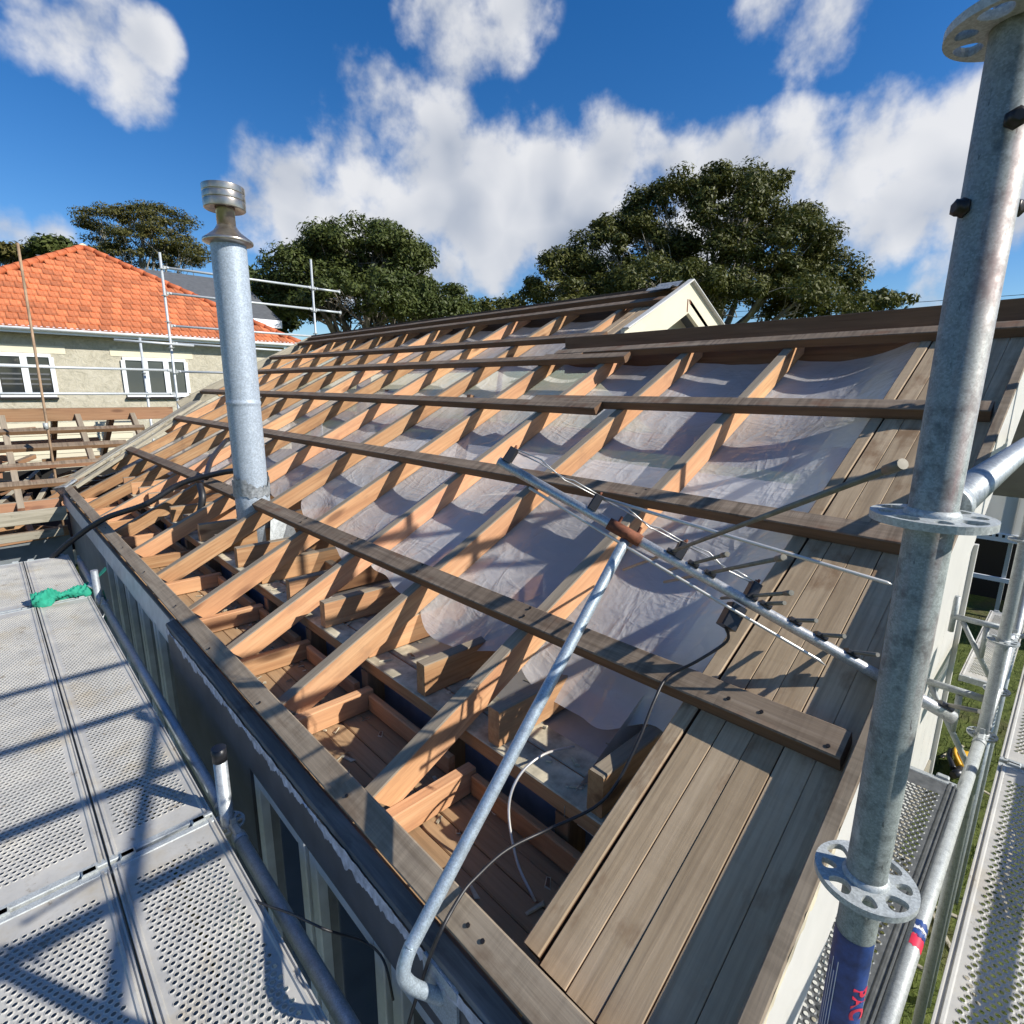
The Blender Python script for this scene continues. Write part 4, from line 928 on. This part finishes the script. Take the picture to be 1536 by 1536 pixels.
# ------------------------------------------------------------------ neighbouring houses
def hip_house():
    t = thing('tiled_house', (3.3, 24, G), 'stuccoed house with an orange clay tiled hip roof and white windows', 'house')
    yw, ye, ze, sl = 19.6, 19.2, 1.40, .6; ax, ay, az = 3.32, 24.2, 4.40; xl, xr = ax-5.0, ax+5.0
    box('wall', (xl+.4, yw, G), (xr-.4, yw+.2, 1.34), 'stucco', t); box('wall', (xr-.6, yw+.21, G), (xr-.4, 29, 1.34), 'stucco', t); box('wall', (xl+.4, yw+.21, G), (xl+.6, 29, 1.34), 'stucco', t)
    for (a, b) in ((.25, 1.95), (2.95, 5.05)): box('lintel', (a, yw-.012, .80), (b, yw-.001, 1.0), 'paint_cream', t)
    box('soffit', (xl, ye+.02, 1.345), (xr, yw+.1, 1.36), 'paint_white', t)
    g = tube('gutter', [(xl-.05, ye-.06, 1.40), (xr+.05, ye-.06, 1.40)], .062, 'window_white', t, 10)
    box('fascia', (xl, ye+.0, 1.28), (xr, ye+.019, 1.38), 'window_white', t)
    def win(x0, x1, n, gl):
        w = box('window', (x0, yw-.05, -.34), (x1, yw-.03, -.22), 'window_white', t); sw = (x1-x0)/n
        box('sill', (x0-.03, yw-.10, -.40), (x1+.03, yw-.002, -.345), 'bolt_dark', w)
        box('rail', (x0, yw-.05, .70), (x1, yw-.02, .79), 'window_white', w)
        for k in range(n+1): xx = x0+sw*k; wd = .05 if k in (0, n) else .07; box('stile', (xx-wd, yw-.055, -.219), (xx+wd, yw-.015, .699), 'window_white', w)
        for k in range(n):
            box('pane', (x0+sw*k+.055, yw-.012, -.219), (x0+sw*(k+1)-.055, yw-.006, .699), gl, w)
            if n == 2: box('transom', (x0+sw*k+.071, yw-.045, .42), (x0+sw*(k+1)-.071, yw-.018, .50), 'window_white', w)
            for q in range(3 if n == 2 else 0): box('blind_slat', (x0+sw*k+.08, yw-.0145, -.02+q*.13), (x0+sw*(k+1)-.08, yw-.0125, .02+q*.13), 'roof_grey', w)
    win(.48, 1.62, 2, 'window_glass'); win(3.22, 4.83, 3, 'window_glass_grey'); win(-1.1, .28, 2, 'window_glass')
    # roof underlay, hips, tiles
    sn = math.atan(sl); V = [(xl, ye, ze), (xr, ye, ze), (ax, ay, az), (xr, 29.2, ze), (xl, 29.2, ze), (ax, 29.2-5, az)]
    obj('roof', mesh('roof', V, [(0, 1, 2), (1, 3, 5, 2), (4, 0, 2, 5), (3, 4, 5)], 'terracotta_ridge'), t)
    tw, tr = .245, .375
    TV, TF = [], []
    prof = [(-.5, .018), (-.42, .04), (-.3, .042), (-.2, .018), (.05, .016), (.15, .03), (.28, .03), (.38, .014), (.5, .018)]
    for (yy, zz) in ((-.03, .024), (tr+.02, .0)):
        for (q, h) in prof: TV.append((q*tw*.985, yy, .006+h*.65+zz))
    for q, h in prof: TV.append((q*tw*.985, -.03, .004))
    m = len(prof)
    for k in range(m-1): TF.append((k, k+1, m+k+1, m+k)); TF.append((2*m+k, 2*m+k+1, k+1, k))
    TM = mesh('roof_tile', TV, TF, 'terracotta')
    spots = []
    slen = (ay-ye)/math.cos(sn); rows = int(slen/tr)
    for r in range(rows):
        s = r*tr; y = ye-.08+s*math.cos(sn); z = ze-.045+s*math.sin(sn); half = 5.0-(s+tr*.5)*math.cos(sn)
        n = int(2*half/tw); x0 = ax-half+(tw/2 if r % 2 else tw*.9)
        for k in range(n):
            x = ax-half+.1+tw*(k+.5)
            if x > ax+half-.05: break
            spots.append((x, y, z+.055))
    vis = [s for s in spots if s[0] > -.25]; vis.sort(key=lambda s: s[1]+s[0]*.12)
    Rm = Matrix.Rotation(sn, 4, 'X')
    for i, s in enumerate(vis[:300]):
        obj('roof_tile', TM, t, T(s) @ Rm @ Matrix.Rotation(random.uniform(-.012, .012), 4, 'Z'))
    rest = [s for s in spots if s[0] <= -.25]+vis[300:]
    V, F = [], []
    for s in rest:
        M = T(s) @ Rm; b = len(V); V += [M @ Vector(v) for v in TV]; F += [tuple(b+q for q in f) for f in TF]
    tag(obj('roof_tiles', mesh('roof_tiles', V, F, 'terracotta'), t), None, None, kind='stuff')
    for (x, y) in ((xl, ye), (xr, ye)):
        a, b = Vector((x, y, ze+.06)), Vector((ax, ay, az+.07)); n = 18
        for k in range(n): tube('hip_tile', [a.lerp(b, k/n), a.lerp(b, (k+1.08)/n)], [.115, .095], 'terracotta_ridge', t, 8)
    tube('ridge_tile', [(ax, ay-.1, az+.06), (ax, ay+.5, az+.06)], .12, 'paint_cream', t, 8)
hip_house()
gh = thing('grey_roof_house', (13, 34, G), 'house with a dark grey roof and white fascia behind the tiled house', 'house')
def grey_house():
    y0, x0, x1 = 31., 4.6, 12.5
    V = [(x0, y0, 3.45), (x1, y0, 3.45), (x1, y0+5.5, 6.1), (x0-1.5, y0+5.5, 6.1), (x1, y0+11, 3.45), (x0, y0+11, 3.45)]
    obj('roof', mesh('roof', V, [(0, 1, 2, 3), (3, 2, 4, 5)], 'roof_grey'), gh)
    box('fascia', (x0, y0-.05, 3.05), (x1, y0-.01, 3.45), 'window_white', gh); box('wall', (x0+.6, y0+.5, G), (x1-.6, y0+10.5, 3.0), 'wall_grey', gh)
grey_house()
wb = thing('weatherboard_shed', (-.5, 15.2, G), 'cream weatherboard shed wall seen through the bare wing rafters', 'shed')
for k in range(24): beam('weatherboard', (-6, 15.2, -.8-.13*k), (2.5, 15.2, -.8-.13*k), .02, .132, 'fence_cream', wb, (0, .1, 1), seg=1, bow=0)
box('wall', (-6, 15.24, G), (2.5, 15.3, -.82), 'fence_cream', wb)
gr = thing('sheeted_building', (13, .6, G), 'pale grey sheeted wall above an open dark base beyond the gable', 'building')
for k in range(6): box('wall_sheet', (13.0, -3.0+k*1.2, -2.45), (13.004, -1.803+k*1.2, 1.15), 'pale_sheeting', gr, ch=.0005)
for k in range(7): box('post', (13.03, -3.03+k*1.2, G), (13.09, -2.97+k*1.2, 1.15), 'galv_far', gr)
box('vent_strip', (12.95, -3, -2.60), (13.02, 4.2, -2.455), 'window_white', gr)
for k in range(40): box('vent_slot', (12.944, -1.2+.09*k, -2.52), (12.949, -1.16+.09*k, -2.47), 'void_shade', gr)
box('base_rail', (12.98, -3, -3.35), (13.02, 4.2, -3.27), 'window_white', gr)
box('subfloor_shade', (13.9, -3, G), (14.0, 4.2, -2.5), 'void_shade', gr)  # near-black backing: shade under the open base put into its colour

# ------------------------------------------------------------------ trees
def tree(name, base, lobes, label, leaf, n_cl, per, lsize, trunk_r, bark, seed, fork=.35, shell=.55, csz=.95, limbs=9, group=None, flat=1.):
    r = np.random.default_rng(seed); base = np.array(base, float)
    C = []
    vol = np.array([l[3]*l[4]*l[5] for l in lobes]); vol = vol**.7; vol /= vol.sum()
    while len(C) < n_cl:
        l = lobes[r.choice(len(lobes), p=vol)]; d = r.normal(size=3); d /= np.linalg.norm(d)
        rr = r.uniform(shell, 1)**.6
        if d[2] < -.35: continue
        p = np.array(l[:3])+d*rr*np.array(l[3:6])
        if any((((p-np.array(q[:3]))/np.array(q[3:6]))**2).sum() < .30 for q in lobes) and r.random() < .75: continue
        C.append(p)
    C = np.array(C)
    cen = np.array([l[:3] for l in lobes]).mean(0); top = C[:, 2].max()
    fz = base[2]+(top-base[2])*fork; fk = np.array([base[0]*.75+cen[0]*.25, base[1]*.75+cen[1]*.25, fz])
    V, F = [], []
    def br(path, rs, n=6):
        tube_geo([Vector(p) for p in path], list(rs), n, False, V, F)
    br([base, (base+fk)/2+r.normal(0, .15, 3), fk], [trunk_r*1.25, trunk_r, trunk_r*.85], 9)
    # limbs: k-means of the clusters
    K = limbs; ctr = C[r.choice(len(C), K, replace=False)]
    for _ in range(8):
        a = ((C[:, None]-ctr[None])**2).sum(2).argmin(1)
        for k in range(K):
            if (a == k).any(): ctr[k] = C[a == k].mean(0)
    for k in range(K):
        mem = C[a == k]
        if not len(mem): continue
        e = fk+(ctr[k]-fk)*.72; mid = fk+(e-fk)*.5+np.array([0, 0, -.08*np.linalg.norm(e-fk)])+r.normal(0, .25, 3)
        lr = trunk_r*.42*min(1.4, (len(mem)/(n_cl/K))**.5)
        sp = spline([fk, mid, e], 4); br(sp, np.linspace(lr, lr*.5, len(sp)))
        K2 = max(1, len(mem)//7); c2 = mem[r.choice(len(mem), K2, replace=False)]
        a2 = ((mem[:, None]-c2[None])**2).sum(2).argmin(1)
        for q in range(K2):
            m2 = mem[a2 == q]
            if not len(m2): continue
            c = m2.mean(0); s0 = np.array(sp[r.integers(3, len(sp))]); e2 = s0+(c-s0)*.75
            br([s0, (s0+e2)/2+r.normal(0, .3, 3), e2], [lr*.42, lr*.3, lr*.2], 5)
            for p in m2:
                q0 = s0+(e2-s0)*r.uniform(.45, 1.); br([q0, q0*.65+p*.35+r.normal(0, .28, 3), q0*.3+p*.7+r.normal(0, .22, 3), p+r.normal(0, .1, 3)], [lr*.17, lr*.13, lr*.09, lr*.05], 4)
    t = thing(name, tuple(base), label, 'tree', group)
    obj('trunk', mesh('trunk', [Vector(v)-Vector(base) for v in V], F, bark, smooth=True), t, T(tuple(base)))
    n = n_cl*per; cc = np.repeat(C, per, 0); sz = np.repeat(r.uniform(.55, 1.25, n_cl)*csz, per)
    d = r.normal(size=(n, 3)); d /= np.linalg.norm(d, axis=1)[:, None]; d *= (r.random(n)**.45)[:, None]; d[:, 2] *= .62*flat
    pos = cc+d*sz[:, None]
    nor = d*np.array([1, 1, 1])+np.array([0, 0, .55])+r.normal(0, .45, (n, 3)); nor /= np.linalg.norm(nor, axis=1)[:, None]
    tg = np.cross(nor, r.normal(size=(n, 3))); tg /= np.linalg.norm(tg, axis=1)[:, None]; bt = np.cross(nor, tg)
    ls = lsize*r.uniform(.45, 1.5, n)[:, None]
    Q = np.stack([pos-tg*ls, pos-bt*ls*.42+nor*ls*.12, pos+tg*ls, pos+bt*ls*.42+nor*ls*.12], 1).reshape(-1, 3)-base
    me = bpy.data.meshes.new('crown'); me.vertices.add(len(Q)); me.vertices.foreach_set('co', Q.ravel())
    me.loops.add(len(Q)); me.loops.foreach_set('vertex_index', np.arange(len(Q), dtype=np.int32)); me.polygons.add(n)
    me.polygons.foreach_set('loop_start', np.arange(0, 4*n, 4, dtype=np.int32)); me.polygons.foreach_set('loop_total', np.full(n, 4, np.int32)); me.materials.append(MATS[leaf]); me.update(); me.validate()
    obj('crown', me, t, T(tuple(base)))
def lob(px, py, d, wx, wz, wy=None):
    """crown lobe seen at a pixel, at distance d along the view axis; half sizes given in pixels of the photograph"""
    c = P(px, py, d); return (c.x, c.y, c.z, wx/FPX*d, (wy or wx)/FPX*d, wz/FPX*d)
D = 36
b = P(1075, 560, D)
tree('fig_tree', (b.x, b.y, G), [lob(1050, 330, D, 110, 62), lob(1110, 300, D, 70, 42), lob(1120, 395, D, 120, 70), lob(935, 400, D, 100, 62), lob(850, 435, D-1, 62, 52), lob(1212, 430, D-1, 72, 50), lob(1000, 440, D-3, 110, 40), lob(1190, 360, D, 50, 50), lob(1140, 455, D-3, 110, 30), lob(1235, 458, D-2, 46, 26), lob(860, 470, D-2, 60, 26)],
     'huge spreading dark green tree with pale limbs behind the white gable', 'leaf_fig', 520, 290, .118, .62, 'bark_pale', 11, .40, .62, .95, 12)
D = 34
b = P(545, 560, D)
tree('broadleaf_tree', (b.x, b.y, G), [lob(535, 375, D, 85, 42), lob(480, 420, D, 78, 50), lob(590, 400, D, 65, 45), lob(560, 465, D-1, 120, 48), lob(650, 462, D-1, 55, 40), lob(430, 460, D, 50, 40)],
     'dense rounded dark green tree behind the slim scaffold rails', 'leaf_mid', 340, 290, .112, .5, 'bark', 12, .35, .55, .95, 9)
D = 46
b = P(235, 560, D)
tree('spreading_pine', (b.x, b.y, G), [lob(165, 330, D, 42, 20), lob(215, 325, D, 30, 18), lob(255, 335, D, 32, 22), lob(135, 350, D, 34, 12), lob(230, 365, D, 60, 22), lob(275, 385, D, 40, 22), lob(190, 385, D, 60, 16)],
     'open layered tree with bare grey stems rising behind the tiled roof', 'leaf_pine', 150, 210, .10, .35, 'bark_pale', 13, .45, .5, 1.0, 10, flat=.55)
D = 50
b = P(85, 560, D); tree('round_bush_tree', (b.x, b.y, G), [lob(85, 375, D, 26, 14), lob(110, 385, D, 25, 12)], 'low rounded green tree showing just above the roof hip', 'leaf_mid', 60, 80, .25, .3, 'bark', 14, .5)
b = P(25, 560, D); tree('thin_pine', (b.x, b.y, G), [lob(32, 385, D, 20, 14), lob(5, 385, D, 20, 16)], 'small greyish tree at the far end of the tiled ridge', 'leaf_pine', 55, 70, .22, .25, 'bark', 15, .5)
b = P(380, 560, 40); tree('hedge_tree', (b.x, b.y, G), [lob(385, 450, 40, 40, 40), lob(400, 485, 40, 40, 30)], 'dark leafy tree right behind the flue', 'leaf_mid', 70, 110, .22, .3, 'bark', 16, .4)
b = P(750, 560, 48); tree('distant_tree', (b.x, b.y, G), [lob(745, 466, 48, 34, 12), lob(770, 458, 48, 16, 10)], 'small sparse tree top between the two big crowns', 'leaf_fig', 34, 60, .2, .25, 'bark', 17, .5)
b = P(1335, 560, 44); tree('sparse_tree', (b.x, b.y, G), [lob(1310, 455, 44, 40, 16), lob(1345, 452, 44, 24, 12)], 'small sparse tree top under the power lines', 'leaf_fig', 36, 45, .2, .25, 'bark', 18, .5)
# distant trees that close the horizon
for i, (px, py, d_, w, h) in enumerate(((1450, 560, 60, 90, 40), (1560, 560, 55, 80, 45), (-80, 470, 60, 90, 60))):
    b = P(px, 575, d_); tree('background_tree', (b.x, b.y, G), [lob(px, py, d_, w, h)], ['leafy tree far behind the near ridge', 'leafy tree beyond the pale grey house', 'leafy tree beyond the tiled house'][i], 'leaf_mid', 70, 70, .3, .35, 'bark', 30+i, .4)
# power lines
for i, (ya, yb) in enumerate(((456, 424), (461, 436))):
    a, c = P(640, ya+2, 62), P(1640, yb+10, 40)
    t = thing('power_line', a, f'thin overhead power line beside the big tree, {"upper" if i == 0 else "lower"} of the pair', 'power line')
    tube('wire', [a.lerp(c, k/14)-Vector((0, 0, 1.2*math.sin(math.pi*k/14))) for k in range(15)], .022, 'black_rubber', t, 5)
# grass tufts around the foot of the scaffold
def tufts():
    n = 9000; x = rng.uniform(1.2, 12.5, n); y = rng.uniform(-.6, .48, n); y = np.where(x > 5.9, rng.uniform(-1., 2.2, n), y); h = rng.uniform(.03, .11, n); a = rng.uniform(0, 6.28, n); w = .006
    lx, ly = rng.normal(0, .03, n), rng.normal(0, .03, n)
    Vv = np.stack([np.stack([x-w*np.cos(a), y-w*np.sin(a), np.full(n, G-.02)], 1), np.stack([x+w*np.cos(a), y+w*np.sin(a), np.full(n, G-.02)], 1), np.stack([x+lx, y+ly, G+h], 1)], 1).reshape(-1, 3)
    tag(obj('grass_tufts', mesh('grass_tufts', Vv.tolist(), [(3*i, 3*i+1, 3*i+2) for i in range(n)], 'grass_blade')), 'short grass growing at the foot of the gable scaffold', 'grass', kind='stuff')
tufts()
for k in range(14):
    a = Vector((random.uniform(3, 8), random.uniform(-.3, .45), G+.03)); th = random.uniform(0, 3.1); l = random.uniform(.2, .8)
    tag(beam('scrap_timber', a, a+Vector((l*math.cos(th), l*math.sin(th), .02)), .03, .015, random.choice(('plate_wood', 'weathered')), None, seg=1), 'thin offcut of pale timber lying on the grass', 'offcut', 'offcuts on the grass')
